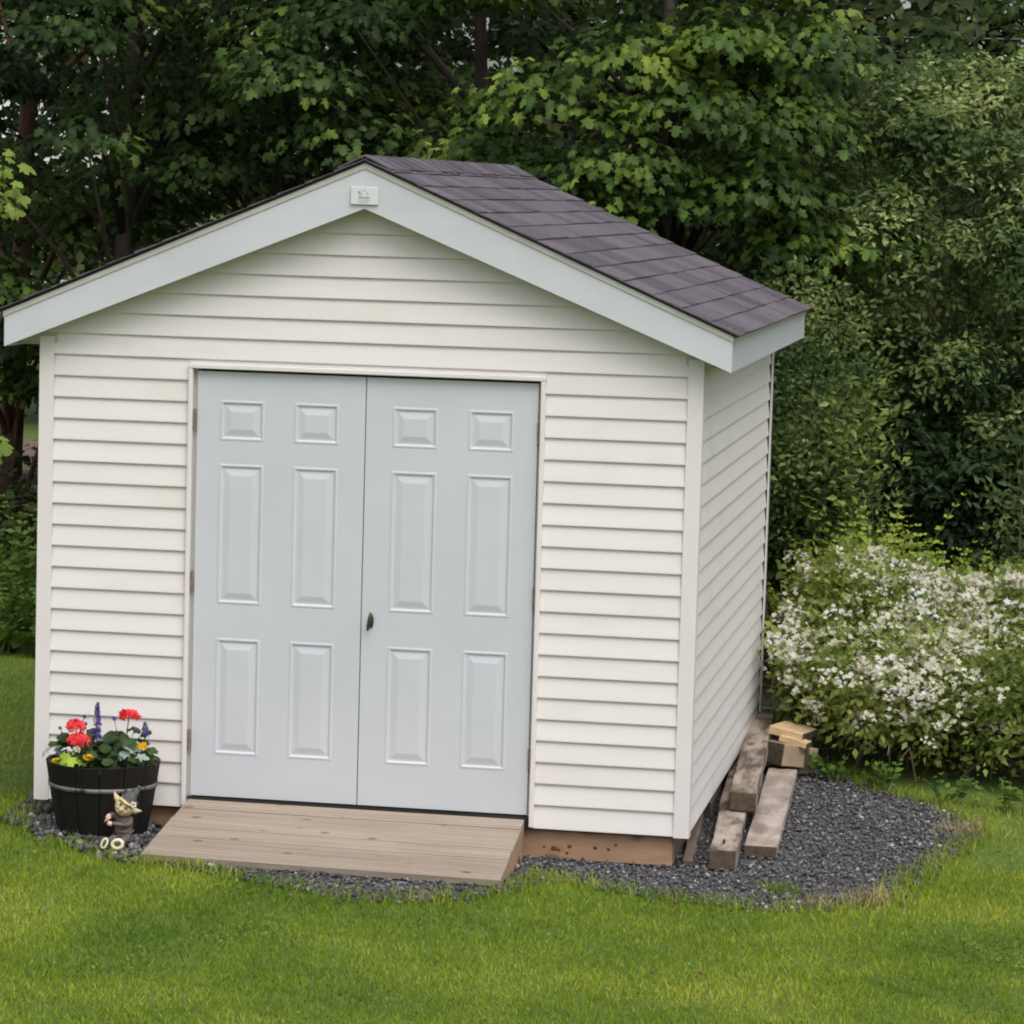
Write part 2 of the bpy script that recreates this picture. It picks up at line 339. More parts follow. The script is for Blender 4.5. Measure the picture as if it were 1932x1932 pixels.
V, F, r = blades(gx, gy, rng.uniform(.014, .034, n)*(.8+.35*clump), rng.uniform(.003, .006, n), 1.2)
o = place(bpy.data.objects.new('lawn_grass', npmesh('lawn_grass', V, F, M['grass'], np.clip(r*.6+.2, 0, 1))), (0, 0, 0))
tag(o, 'mown green lawn in front of the shed', 'grass', kind='stuff')
# clover and broad leaved lawn weeds in loose patches
pc = np.stack(lawn_pts(150, -3.4, 4.2, -4.6, 3.0), 1); m = 26
cp = (pc[:, None]+rng.normal(0, .09, (len(pc), m, 2))).reshape(-1, 2)
cp = cp[~inpoly(cp[:, 0], cp[:, 1], GP)]; cp = cp[~((cp[:, 0] > -1.7) & (cp[:, 0] < 1.7) & (cp[:, 1] > -.75))]; n = len(cp)
RT0 = np.array([(0, .45, -.04)]+[(.5*math.sin(2*math.pi*i/7), .5-.5*math.cos(2*math.pi*i/7), .03*(i % 2)) for i in range(7)]); RF0 = [(0, 1+i, 1+(i+1) % 7) for i in range(7)]
V, F, r = scatter(RT0, RF0, np.stack([cp[:, 0], cp[:, 1], gz(cp[:, 0], cp[:, 1])+rng.uniform(.014, .034, n)], 1), np.array([0, 0, 1.0])+rng.normal(size=(n, 3))*.35, unit(n), rng.uniform(.008, .018, n), rng.random(n))
tag(place(bpy.data.objects.new('clover', npmesh('clover', V, F, M['clover'], r)), (0, 0, 0)), 'small round clover leaves in patches through the lawn', 'clover', kind='stuff')
# tall uncut fringe along the gravel and the ramp
ed = []
for i in range(0, 22):
    a, b = GP[i], GP[i+1]; m = int(np.hypot(*(b-a))*430)
    tt = rng.random(m)[:, None]; ed.append(a+(b-a)*tt+rng.normal(0, .06, (m, 2)))
ed = np.concatenate(ed); ed = ed[~((ed[:, 0] > -.85) & (ed[:, 0] < .83) & (ed[:, 1] > -.74))]
tf = rng.normal(0, .05, (160, 2))+[2.05, -.30]; tg = rng.normal(0, .035, (50, 2))+[.93, -.42]
rl = np.stack([rng.uniform(-.84, -.55, 60), rng.normal(-.80, .02, 60)], 1); lb = np.stack([rng.uniform(-1.72, -1.6, 80), rng.uniform(-.2, .4, 80)], 1)
ed = np.concatenate([ed, tf, tg, rl, lb])
ed = ed[~((abs(ed[:, 0]+1.17) < .3) & (abs(ed[:, 1]+.29) < .28))]
n = len(ed); V, F, r = blades(ed[:, 0], ed[:, 1], rng.uniform(.035, .085, n), rng.uniform(.003, .006, n), .9)
o = place(bpy.data.objects.new('fringe_grass', npmesh('fringe_grass', V, F, M['grass'], r)), (0, 0, 0))
tag(o, 'longer uncut grass blades along the edge of the gravel', 'grass', kind='stuff')
sp = np.concatenate([rng.normal(0, .06, (170, 2))+[2.46, -.36], rng.normal(0, .08, (170, 2))+[2.82, 1.45], rng.normal(0, .05, (70, 2))+[2.24, -.52], rng.normal(0, .03, (30, 2))+[.5, -1.08]])
n = len(sp); V, F, r = blades(sp[:, 0], sp[:, 1], rng.uniform(.03, .09, n), rng.uniform(.003, .006, n), 1.35, .01)
o = place(bpy.data.objects.new('dry_grass', npmesh('dry_grass', V, F, M['straw'], r)), (0, 0, 0))
tag(o, 'tan dry grass clippings lying on the far edge of the gravel', 'grass', kind='stuff')

# ------------------------------------------------------------------ the shed
shed = thing('garden_shed', (0, 0, -.2), 'cream vinyl sided garden shed with pale grey double doors and a purplish shingle roof', 'shed')
HW, DEP, PITCHZ = 1.585, 3.52, .428
ZB, ZPT, HE = -.055, 3.030, 1.7225
def roofz(x): return 2.285-.0+(HE-abs(x))*PITCHZ            # top of fascia / underside of shingles
XD = .831                                                    # half width of the opening between the trims
# sheathing walls (dark gaps round the doors look into them)
def wallbox(b): return box('wall', b, M['sheath'], shed)
wallbox((-1.55, -.85, .005, .06, -.05, 2.05)); wallbox((.85, 1.55, .005, .06, -.05, 2.05))
put('wall', [(-1.55, .005, 2.05), (1.55, .005, 2.05), (1.55, .005, roofz(1.55)-.03), (0, .005, roofz(0)-.03), (-1.55, .005, roofz(1.55)-.03), (-1.55, .06, 2.05), (1.55, .06, 2.05), (1.55, .06, roofz(1.55)-.03), (0, .06, roofz(0)-.03), (-1.55, .06, roofz(1.55)-.03)],
    [(0, 1, 2, 3, 4), (9, 8, 7, 6, 5), (0, 5, 6, 1), (1, 6, 7, 2), (2, 7, 8, 3), (3, 8, 9, 4), (4, 9, 5, 0)], M['sheath'], shed)
wallbox((-1.56, -1.51, .062, DEP-.06, -.05, 2.2)); wallbox((1.51, 1.56, .062, DEP-.06, -.05, 2.2))
put('wall', [(-1.55, DEP-.05, -.05), (1.55, DEP-.05, -.05), (1.55, DEP-.05, roofz(1.55)-.03), (0, DEP-.05, roofz(0)-.03), (-1.55, DEP-.05, roofz(1.55)-.03), (-1.55, DEP, -.05), (1.55, DEP, -.05), (1.55, DEP, roofz(1.55)-.03), (0, DEP, roofz(0)-.03), (-1.55, DEP, roofz(1.55)-.03)],
    [(0, 1, 2, 3, 4), (9, 8, 7, 6, 5), (0, 5, 6, 1), (1, 6, 7, 2), (2, 7, 8, 3), (3, 8, 9, 4), (4, 9, 5, 0)], M['siding'], shed)
box('floor', (-1.5, 1.5, .0, DEP-.06, -.064, -.006), M['dark'], shed)
box('door_jamb', (-.845, -.8135, .012, .07, -.004, 2.055), M['drip'], shed); box('door_jamb', (.8185, .845, .012, .07, -.004, 2.055), M['drip'], shed)
# siding boards
def board(x0b, x1b, x0t, x1t, zb, zt, y=0.0, proud=.0145, sag=0.0):
    """one clapboard on the front: bottom edge stands proud"""
    zt += .002
    V = [(x0b, y, zb), (x1b, y, zb), (x1b, y-proud, zb+sag), (x0b, y-proud, zb), (x0b, y-proud, zb+.006), (x1b, y-proud, zb+.006+sag), (x1t, y-.0015, zt), (x0t, y-.0015, zt), (x0t, y, zt), (x1t, y, zt)]
    F = [(0, 3, 2, 1), (3, 4, 5, 2), (4, 7, 6, 5), (7, 8, 9, 6), (0, 1, 9, 8), (0, 8, 7, 4, 3), (1, 2, 5, 6, 9)]
    return V, F
zs = [ZB]+[.0575+.1015*k for k in range(30)]
XP = 1.524                                                   # boards run into the corner posts
for a, b in zip(zs[:-1], zs[1:]):
    if a > roofz(0)-.2: break
    if b < 2.07:
        for x0, x1 in ((-XP, -.842), (.842, XP)):
            V, F = board(x0, x1, x0, x1, a, b); put('siding_board', V, F, M['siding'], shed)
    elif a < 2.06:                                           # course cut by the door head trim
        for x0, x1 in ((-XP, -.853), (.853, XP)):
            V, F = board(x0, x1, x0, x1, a, b); put('siding_board', V, F, M['siding'], shed)
        V, F = board(-.852, .852, -.852, .852, 2.066, b, proud=.005); put('siding_board', V, F, M['siding'], shed)
    else:
        lim = lambda z: min(1.55, max(.02, HE-(z-2.285+.06)/PITCHZ))
        xb, xt = lim(a), lim(b)
        if a < 2.13: xb = xt = XP
        V, F = board(-xb, xb, -xt, xt, a, b); put('siding_board', V, F, M['siding'], shed)
rs = random.Random(3)
for a, b in zip(zs[:-1], zs[1:]):
    if a > 2.22: break
    V, F = board(0, 1, 0, 1, a, min(b, 2.25))
    for sx in (1, -1):
        W_ = []
        for (u, d, z) in V:
            yy = .03+u*(DEP-.06); W_.append((sx*(1.562-d), yy if sx > 0 else DEP-yy, z))
        put('siding_board', W_, F, M['siding'], shed)
# corner posts (L sections) and starter strip
def lpost(sx, sy):
    yf = -.019 if sy < 0 else DEP+.019; yd = 1 if sy < 0 else -1
    xo, xi, t = 1.585, 1.513, .006
    prof = [(xo, yf), (xo, yf+yd*.072), (xo-t, yf+yd*.072), (xo-t, yf+yd*t), (xi, yf+yd*t), (xi, yf)]
    z0, z1 = -.06, 2.168
    V = [(sx*x, y, z) for z in (z0, z1) for x, y in prof]
    F = [tuple(range(6)), tuple(range(11, 5, -1))]+[(i, (i+1) % 6, 6+(i+1) % 6, 6+i) for i in range(6)]
    return V, F
for sx in (-1, 1):
    for sy in (-1, 1):
        V, F = lpost(sx, sy); put('corner_post', V, F, M['post'], shed)
# door trims: J channels
bevel(box('door_trim', (-.852, -XD, -.032, .004, -.045, 2.042), M['post'], shed), .004)
bevel(box('door_trim', (XD, .853, -.032, .004, -.05, 2.042), M['post'], shed), .004)
bevel(box('door_trim', (-.852, .853, -.034, .004, 2.0425, 2.0655), M['post'], shed), .004)
# doors
PX = [(.110, .328), (.470, .688)]; PZ = [(.205, .766), (.928, 1.596), (1.704, 1.897)]
def panel_mesh(w_, h_):
    rings = [(0, 0), (.006, -.002), (.012, -.002), (.019, .0046), (.027, .0046), (.052, -.0003), (.056, -.001)]
    V, F = [], []
    for ins, y in rings: V += [(ins, y, ins), (w_-ins, y, ins), (w_-ins, y, h_-ins), (ins, y, h_-ins)]
    for i in range(len(rings)-1):
        for k in range(4): F.append((4*i+k, 4*i+(k+1) % 4, 4*i+4+(k+1) % 4, 4*i+4+k))
    q = 4*(len(rings)-1); F.append((q, q+1, q+2, q+3))
    return V, F
def door(x0, x1, mirror):
    d = .813; ox = x0; y0, y1, H = 0.0, .04, 2.03
    sc = (x1-x0)/d
    px = [(ox+a*sc, ox+b*sc) for a, b in PX] if not mirror else [(x1-b*sc, x1-a*sc) for a, b in reversed(PX)]
    xs = [x0]+[q for p in px for q in p]+[x1]; zz = [.003]+[q for p in PZ for q in p]+[H]
    V = [(x, y0, z) for z in zz for x in xs]; nx = len(xs); F = []
    for j in range(len(zz)-1):
        for i in range(nx-1):
            if i in (1, 3) and j in (1, 3, 5): continue
            F.append((j*nx+i, j*nx+i+1, (j+1)*nx+i+1, (j+1)*nx+i))
    b = len(V); V += [(x0, y1, .003), (x1, y1, .003), (x1, y1, H), (x0, y1, H)]
    F += [(b+3, b+2, b+1, b)]
    tl = (len(zz)-1)*nx
    F.append(tuple(range(nx-1, -1, -1))+(b, b+1)); F.append(tuple(range(tl, tl+nx))+(b+2, b+3))
    F.append(tuple(j*nx for j in range(len(zz)))+(b+3, b)); F.append(tuple(j*nx+nx-1 for j in range(len(zz)-1, -1, -1))+(b+1, b+2))
    dr = put('door', V, F, M['door'], shed)
    for a, c in px:
        for z0, z1 in PZ:
            v, f = panel_mesh(c-a, z1-z0)
            put('door_panel', [(a+p[0], y0+p[1], z0+p[2]) for p in v], f, M['door'], dr)
    return dr
dl = door(-.813, -.0025, False); drr = door(.0025, .8165, True)
box('weather_strip', (-.012, .012, .041, .05, .01, 2.02), M['dark'], drr)
for z in (.27, 1.03, 1.80):
    for sx, dd in ((-1, dl), (1, drr)):
        V, F = tube([(sx*.8225, -.008, z-.05), (sx*.8225, -.008, z+.05)], .007, 8); put('hinge', V, F, M['rust'], dd)
# handle: oval plate with a slightly twisted drop lever
V, F = ellip((.049, -.005, .885), (.013, .006, .036), None, 14, 10); hp = put('handle', V, F, M['bronze'], drr, True)
V, F = join([tube([(.049, -.01, .885), (.047, -.035, .885)], .006, 8), tube([(.052, -.036, .928), (.048, -.041, .90), (.045, -.041, .868), (.040, -.036, .842)], [.004, .0075, .0085, .005], 8)])
put('handle', V, F, M['bronze'], drr, True)
# fascia: front rake boards, drip edges, eave boards
OF = .138
def rake(sx, y0, y1, ztop, zbot, mat, name, par, xe=HE):
    V = [(0, y0, ztop(0)), (sx*xe, y0, ztop(xe)), (sx*xe, y0, zbot(xe)), (0, y0, zbot(0)), (0, y1, ztop(0)), (sx*xe, y1, ztop(xe)), (sx*xe, y1, zbot(xe)), (0, y1, zbot(0))]
    F = [(0, 1, 2, 3), (7, 6, 5, 4), (0, 4, 5, 1), (1, 5, 6, 2), (2, 6, 7, 3), (3, 7, 4, 0)]
    return put(name, V, F, mat, par)
topf = lambda x: roofz(x)+.002
botf = lambda x: 2.815+(2.119-2.815)*x/HE
for sx in (-1, 1):
    rake(sx, -OF, -OF+.02, topf, botf, M['fascia'], 'rake_fascia', shed)
    rake(sx, -OF-.006, -OF-.0005, lambda x: roofz(x)+.001, lambda x: roofz(x)-.023, M['drip'], 'drip_edge', shed, HE+.004)
    rake(sx, -OF+.021, .0-.001, lambda x: botf(x)+.022, lambda x: botf(x)+.012, M['soffit'], 'rake_soffit', shed, HE-.05)
    rake(sx, 3.84, 3.868, topf, botf, M['fascia'], 'rake_fascia', shed)
    x0, x1 = (1.7015, 1.7215) if sx > 0 else (-1.7215, -1.7015)
    box('eave_fascia', (x0, x1, -OF+.0205, 3.8395, 2.121, 2.283), M['fascia'], shed)
    xa, xb = (1.564, 1.701) if sx > 0 else (-1.701, -1.564)
    box('eave_soffit', (xa, xb, .0, 3.839, 2.128, 2.138), M['soffit'], shed)
    xa, xb = (1.722, 1.727) if sx > 0 else (-1.727, -1.722)
    box('drip_edge', (xa, xb, -OF, 3.87, 2.255, 2.284), M['drip'], shed)
for sx in (-1, 1):
    xa, xb = (1.50, 1.70) if sx > 0 else (-1.70, -1.50)
    box('soffit_return', (xa, xb, -.0115, -.0025, 2.140, 2.32), M['soffit'], shed)
# roof with shingles
SL = math.atan(PITCHZ); XE = 1.752
yR0, yR1 = -.160, 3.905
decks = []
for sx in (-1, 1):
    def pt(s, y, h, sx=sx):                                   # s metres down the slope from the ridge, h above the deck
        x = s*math.cos(SL)+h*math.sin(SL); z = roofz(0)+.004-s*math.sin(SL)+h*math.cos(SL)
        return (sx*x, y, z)
    LS = XE/math.cos(SL)
    V = [pt(s, y, h) for h in (0, .010) for s, y in ((0, yR0+.012), (LS-.012, yR0+.012), (LS-.012, yR1-.012), (0, yR1-.012))]
    dk = put('roof', V, [(0, 1, 2, 3), (7, 6, 5, 4), (0, 4, 5, 1), (1, 5, 6, 2), (2, 6, 7, 3), (3, 7, 4, 0)], M['black'], shed)
    rr = random.Random(11)
    ncourse = 13; ex = LS/ncourse
    for c in range(ncourse):
        s1 = (c+1)*ex; s0 = s1-ex-.03
        y = yR0+rr.uniform(-.004, .0)
        while y < yR1-.02:
            L_ = (rr.choice((.2, .26, .33, .42)) if sx > 0 else .95); ye = min(y+L_, yR1+rr.uniform(-.004, .004))
            if yR1-ye < .08: ye = yR1+rr.uniform(-.004, .004)
            th = rr.choice((.006, .0075, .010)); js = rr.uniform(-.002, .003)
            V = [pt(s0, y, .0105), pt(s1+js, y, .012), pt(s1+js, ye-.0012, .012), pt(s0, ye-.0012, .0105), pt(s0, y, .0125), pt(s1+js, y, .012+th), pt(s1+js, ye-.0012, .012+th), pt(s0, ye-.0012, .0125)]
            put('shingle', V, [(0, 1, 2, 3), (7, 6, 5, 4), (0, 4, 5, 1), (1, 5, 6, 2), (2, 6, 7, 3), (3, 7, 4, 0)] if sx < 0 else BOXF[:0]+[(3, 2, 1, 0), (4, 5, 6, 7), (1, 5, 4, 0), (2, 6, 5, 1), (3, 7, 6, 2), (0, 4, 7, 3)], M['shingle'], dk)
            y = ye
    decks.append((dk, pt))
dk, pt = decks[1]
y = yR0; rr = random.Random(5)
ptl = decks[0][1]
while y < yR1-.05:
    ye = min(y+.21, yR1); w_ = .125+rr.uniform(-.006, .006); h0, h1 = .030, .034
    V = []
    for yy, h in ((y, h1), (ye+.02, h0)):
        V += [ptl(w_, yy, h-.007), (0, yy, roofz(0)+.004+h+.003), pt(w_+rr.uniform(-.005, .005), yy, h-.007), pt(w_, yy, h-.012), (0, yy, roofz(0)+.004+h-.006), ptl(w_, yy, h-.012)]
    F = [(0, 1, 7, 6), (1, 2, 8, 7), (2, 3, 9, 8), (3, 4, 10, 9), (4, 5, 11, 10), (5, 0, 6, 11), (0, 5, 4, 1), (1, 4, 3, 2), (6, 7, 10, 11), (7, 8, 9, 10)]
    put('ridge_cap', V, F, M['shingle'], dk); y = ye
# name plate at the peak
pl = bevel(box('nameplate', (-.064, .066, -OF-.0115, -OF-.0065, 2.833, 2.915), M['plate'], shed), .004)
yq = -OF-.0125
def mark(b, m): box('print', (b[0], b[1], yq, -OF-.0116, b[2], b[3]), m, pl)
mark((-.028, -.016, 2.884, 2.894), M['print']); mark((-.026, -.008, 2.874, 2.8838), M['print2']); mark((.010, .020, 2.874, 2.893), M['print2']); mark((-.006, .008, 2.895, 2.902), M['print2'])
mark((-.027, .0, 2.862, 2.869), M['print']); mark((.002, .026, 2.861, 2.8675), M['print']); mark((-.027, .026, 2.851, 2.8565), M['print2']); mark((-.025, .022, 2.842, 2.847), M['print2'])
# skids under the floor
KNOTS = [(0.944, -0.155, 1.3), (0.967, -0.16, 0.8), (1.02, -0.141, 1.0), (1.008, -0.173, 0.8), (1.141, -0.14, 0.9), (1.204, -0.143, 0.8), (1.239, -0.121, 0.7), (1.084, -0.196, 0.8), (0.899, -0.149, 0.6)]
sk = box('skid_beam', (.70, 1.505, .03, .13, -.205, -.0655), M['skid'], shed, .004)
for kx, kz, ks in KNOTS:
    V, F = ellip((kx, .0305, kz), (.013*ks, .0015, .010*ks), None, 10, 6); put('knot', V, F, M['knot'], sk, True)
box('skid_beam', (-1.50, -.70, .035, .13, -.20, -.0655), M['skid'], shed, .004)
for x in (-1.5, -.5, .5, 1.42): box('skid_beam', (x, x+.08, .16, DEP-.1, -.215, -.0655), M['timber_dark'], shed)

# ------------------------------------------------------------------ ramp
rampo = thing('wooden_ramp', (0, -.4, -.2), 'weathered wooden ramp of long boards leading up to the shed doors', 'ramp')
A0, A1 = Vector((-.815, -.032, -.012)), Vector((.812, -.032, -.014))
B0, B1 = Vector((-.836, -.765, -.136)), Vector((.815, -.69, -.170))
def rp(u, v): return A0.lerp(A1, u).lerp(B0.lerp(B1, u), v)
nr = (A1-A0).cross(B0-A0).normalized(); nr = nr if nr.z > 0 else -nr
nb = 6; rr = random.Random(2)
for i in range(nb):
    v0, v1 = i/nb+.004, (i+1)/nb-.004
    V, F = [], []
    prof = []; ng = 5                                        # grooved deck board profile
    for g in range(ng):
        a, b = v0+(v1-v0)*g/ng, v0+(v1-v0)*(g+1)/ng
        prof += [(a+(.003 if g else .001), 0), (b-.003, 0), (b-.0022, -.003), (b+.0022, -.003)] if g < ng-1 else [(a+.003, 0), (b-.001, 0)]
    dz = rr.uniform(-.0012, .0012)
    for u in (0+rr.uniform(-.002, .001), 1+rr.uniform(-.001, .002)):
        V += [rp(u, v)+nr*(h+dz) for v, h in prof]+[rp(u, v1)-nr*.028, rp(u, v0)-nr*.028]
    m = len(prof)+2
    F = [(k, (k+1) % m, m+(k+1) % m, m+k) for k in range(m)]+[tuple(range(m-1, -1, -1)), tuple(range(m, 2*m))]
    put('plank', V, F, M['ramp'], rampo)
for u in (.012, .5, .988):
    a, b = rp(u, .02)-nr*.029, rp(u, .97)-nr*.029; wv = (A1-A0).normalized()*.019
    za, zb_ = -.2, -.2
    V = [a-wv, a+wv, b+wv, b-wv, Vector((a.x, a.y, float(gz(a.x, a.y))))-wv, Vector((a.x, a.y, float(gz(a.x, a.y))))+wv, Vector((b.x, b.y, min(b.z-.006, float(gz(b.x, b.y)))))+wv, Vector((b.x, b.y, min(b.z-.006, float(gz(b.x, b.y)))))-wv]
    put('stringer', V, [(0, 1, 2, 3), (7, 6, 5, 4), (0, 4, 5, 1), (1, 5, 6, 2), (2, 6, 7, 3), (3, 7, 4, 0)], M['skid'], rampo)

# ------------------------------------------------------------------ timbers beside the shed
def beam(name, a, b, wd, ht, mat, label, cat='timber', group=None, bev=.008, twist=0.0, sub=10):
    """a, b: centre line of the top face"""
    a, b = Vector(a), Vector(b); d = (b-a).normalized(); s = d.cross(Vector((0, 0, 1))).normalized(); n_ = s.cross(d)
    V, F = [], []; rr = random.Random(hash(label) % 1000 if False else len(label))
    for i in range(sub+1):
        t = i/sub; p = a.lerp(b, t); e = .006 if wd < .15 else .0025
        for (i0, j0) in ((-.5, 0), (.5, 0), (.5, -1), (-.5, -1)):
            V.append(p+s*(i0*wd+rr.uniform(-e, e))+n_*(j0*ht+rr.uniform(-e, e)))
    for i in range(sub):
        for k in range(4): F.append((4*i+k, 4*i+(k+1) % 4, 4*i+4+(k+1) % 4, 4*i+4+k))
    F += [(3, 2, 1, 0), (4*sub, 4*sub+1, 4*sub+2, 4*sub+3)]
    ob = put(name, V, F, mat); ob.data.materials.append(M['end']); ob.data.polygons[-2].material_index = 1; ob.data.polygons[-1].material_index = 1
    o = bevel(ob, bev); tag(o, label, cat, group); return o
G_ = 'loose timbers beside the shed'
beam('timber', (1.742, .05, -.115), (1.56, 2.9, -.112), .13, .10, M['timber'], 'weathered timber lying lowest, with a nail slot near its front end', group=G_)
beam('timber', (1.735, .99, -.012), (1.592, 3.62, .0), .13, .098, M['timber'], 'long weathered timber stacked on top of another along the shed wall', group=G_)
beam('plank_offcut', (1.885, .40, -.155), (1.80, 2.55, -.155), .155, .055, M['plank'], 'pale bleached plank lying flat on the gravel', 'plank', G_, .006)
beam('timber', (1.50, 1.25, -.12), (1.44, 2.9, -.12), .11, .09, M['timber_dark'], 'dark timber tucked under the overhang of the shed wall', group=G_)
beam('timber', (1.57, .10, -.185), (1.50, 1.2, -.16), .05, .09, M['timber_dark'], 'thin dark board lying against the shed base behind the corner', group=G_)
box_ = beam('lumber_block', (1.70, 2.62, -.015), (1.87, 2.80, -.06), .30, .12, M['tan2'], 'grey tan lumber block tilted behind the bleached plank', 'lumber', 'lumber offcuts heaped behind the plank', .006, sub=2)
beam('lumber_block', (1.74, 2.78, .055), (1.93, 2.72, .028), .22, .045, M['tan'], 'fresh tan board on top of the lumber heap', 'lumber', 'lumber offcuts heaped behind the plank', .005, sub=2)
beam('lumber_block', (1.78, 2.66, .012), (1.935, 2.60, -.012), .07, .035, M['tan'], 'small tan batten wedged under the top board', 'lumber', 'lumber offcuts heaped behind the plank', .004, sub=2)
beam('lumber_block', (1.875, 2.95, -.05), (1.89, 2.62, -.055), .10, .14, M['timber_dark'], 'dark lumber end at the right of the heap', 'lumber', 'lumber offcuts heaped behind the plank', .005, sub=2)
V, F = tube([(1.728, .20, -.1165), (1.722, .285, -.1155)], .006, 6); slot = put('nail_slot', V, F, M['black'], bpy.data.objects['timber'])

# ------------------------------------------------------------------ leaf templates and foliage
def maple_tpl():
    h = [(.36, -.06), (.27, .19), (.58, .47), (.27, .51), (.27, .76)]
    o = [(0, 0)]+h+[(0, 1)]+[(-x, y) for x, y in reversed(h)]
    V = [(0, .36, .03)]+[(x, y, -.10*(x*x+max(0, y-.4)**2)*2) for x, y in o]
    n = len(o); return np.array(V), [(0, 1+i, 1+(i+1) % n) for i in range(n)]
def simple_tpl(w_=.24):
    return np.array([(0, 0, 0), (w_, .42, .05), (0, 1, -.06), (-w_, .42, .05), (0, .45, -.01)]), [(0, 1, 4), (1, 2, 4), (2, 3, 4), (3, 0, 4)]
def round_tpl(n=9, cup=.12):
    V = [(0, .45, -cup*.3)]
    for i in range(n):
        t = 2*math.pi*i/n; r = .5*(1+.12*math.cos(5*t)); V.append((r*math.sin(t), .5-r*math.cos(t)*.95, cup*.5*(i % 2)))
    return np.array(V), [(0, 1+i, 1+(i+1) % n) for i in range(n)]
MT, MF = maple_tpl(); ST, SF = simple_tpl(); RT_, RF = round_tpl()
def leaf_mesh(name, T, F, mat):
    return npmesh(name, T, np.array(F), mat, np.full(len(T), .5))
def stuff(name, arrs, mat, parent=None, at=(0, 0, 0), label=None, cat=None, kind='stuff'):
    V = np.concatenate([a[0] for a in arrs]); r = np.concatenate([a[2] for a in arrs])
    F, n = [], 0
    for a in arrs: F.append(a[1]+n); n += len(a[0])
    at = np.array(at, float)
    o = place(bpy.data.objects.new(name, npmesh(name, V-at, np.concatenate(F), mat, r)), at, parent)
    return tag(o, label, cat, kind=kind)
TOCAM = np.array([.17, -.97, .12])
def singles(parent, me, P, Nr, D, S, name='leaf'):
    A = frames(Nr, D)
    for i_, (p, a, s_) in enumerate(zip(P, A, S)):
        o = bpy.data.objects.new(name, me); place(o, p, parent)
        o.rotation_mode = 'QUATERNION'; o.rotation_quaternion = Matrix(a.T.tolist()).to_quaternion(); k_ = .7+.4*((i_*37) % 11)/10; o.scale = (s_*k_, s_, s_*(1+2.5*((i_*53) % 13)/12))
def screen(P):
    d = P-np.array(CAM); z = d@np.array(fw); f = 6187.6
    return 966+f*(d@np.array(r2))/z, 966-f*(d@np.array(u2))/z, z
def pick(P, n, avoid_shed=True):
    """the n leaves that show largest in the frame and are not behind the shed"""
    x, y, z = screen(P)
    ok = (x > 5) & (x < 1927) & (y > 5) & (y < 1500)
    roof = np.where(x < 690, 310+(690-x)*.40, np.where(x < 970, 318, 320+(x-970)*.465))
    ok &= ~((x < 1525) & (y > roof)) if avoid_shed else True
    i = np.where(ok)[0]; return i[np.argsort(z[i])[:n]]
def maple(name, base, h, crown_r, zlo, mat, label, seed, nb=70, per=300, size=.080, trunk_r=.07, front=.5, bark='bark', nsingle=300, lean=(0, 0), boughs=None, group='maples behind the shed', ylim=None, mixl=0.0):
    g = np.random.default_rng(seed)
    bx, by = base; bz = float(gz(bx, by))
    t = thing(name, (bx, by, bz), label, 'tree', group)
    pts = [(bx+lean[0]*q+.05*math.sin(q*7+seed), by+lean[1]*q+.05*math.cos(q*6+seed), bz+h*q*.92) for q in np.linspace(0, 1, 9)]
    V, F = tube(pts, [trunk_r*(1-.8*q)+.006 for q in np.linspace(0, 1, 9)], 9); put('trunk', V, F, M[bark], t, True)
    C = []
    if boughs is not None: C += [np.array(b, float) for b in boughs]
    while len(C) < nb:
        q = g.uniform(0, 1); z = bz+zlo+(h-zlo)*q
        rad = crown_r*(1-.55*max(0, q-.35)/.65)*(g.uniform(.25, 1)**.6); a = g.uniform(0, 2*np.pi)
        p = np.array([bx+lean[0]*q+rad*math.cos(a), by+lean[1]*q+rad*math.sin(a), z])
        if ylim and p[1] < ylim: continue
        C.append(p)
    # limbs to a share of the boughs
    for c in C[:26]:
        q = min(.95, max(.12, (c[2]-bz-.5)/h)); k = int(q*8); s0 = Vector(pts[k]); e = Vector(c)
        mid = s0.lerp(e, .5)+Vector((0, 0, .12))
        V, F = tube([s0, mid, e], [trunk_r*.35, trunk_r*.22, .006], 6); put('limb', V, F, M[bark], t, True)
    PP, NN, DD, SS = [], [], [], []
    for c in C:
        hi = c[2] > 5.2; m = int(per*(.2 if hi else 1)*g.uniform(.6, 1.3)); rx = g.uniform(.42, .68); rz = rx*g.uniform(.42, .62)
        d = g.normal(size=(m, 3)); d /= np.linalg.norm(d, axis=1, keepdims=True); d[:, 2] = np.where(d[:, 2] < -.25, -d[:, 2]*.5, d[:, 2])
        p = c+d*np.array([rx, rx, rz])*g.uniform(.55, 1.05, (m, 1)); 
        p[:, 2] -= .25*np.hypot(d[:, 0], d[:, 1])*rx*.6
        PP.append(p); NN.append(d*np.array([.55, .55, .3])+np.array([0, 0, .55])+TOCAM*.22+g.normal(size=(m, 3))*.28)
        DD.append(d*np.array([.8, .8, 0])+np.array([0, 0, -.55])+g.normal(size=(m, 3))*.35); SS.append(g.uniform(.7, 1.2, m)*size*(1.9 if hi else 1))
    P, Nr, D, S = np.concatenate(PP), np.concatenate(NN), np.concatenate(DD), np.concatenate(SS)
    i = pick(P, nsingle); sel = np.zeros(len(P), bool); sel[i] = True
    singles(t, leaf_mesh('leaf', MT, MF, M[mat]), P[sel], Nr[sel], D[sel], S[sel])
    sel = ~sel
    stuff('foliage', [scatter(MT, MF, P[sel], Nr[sel], D[sel], S[sel][:, None]*np.stack([g.uniform(.65, 1.1, sel.sum()), np.ones(sel.sum()), g.uniform(.8, 3.5, sel.sum())], 1), g.random(sel.sum()))], M[mat], t, (bx, by, bz))
    return t
maple('maple_tree', (-3.50, 8.0), 7.6, 2.0, 1.8, 'maple', 'dark maple with a slim forked trunk showing left of the roof peak', 21, trunk_r=.085, nb=70)
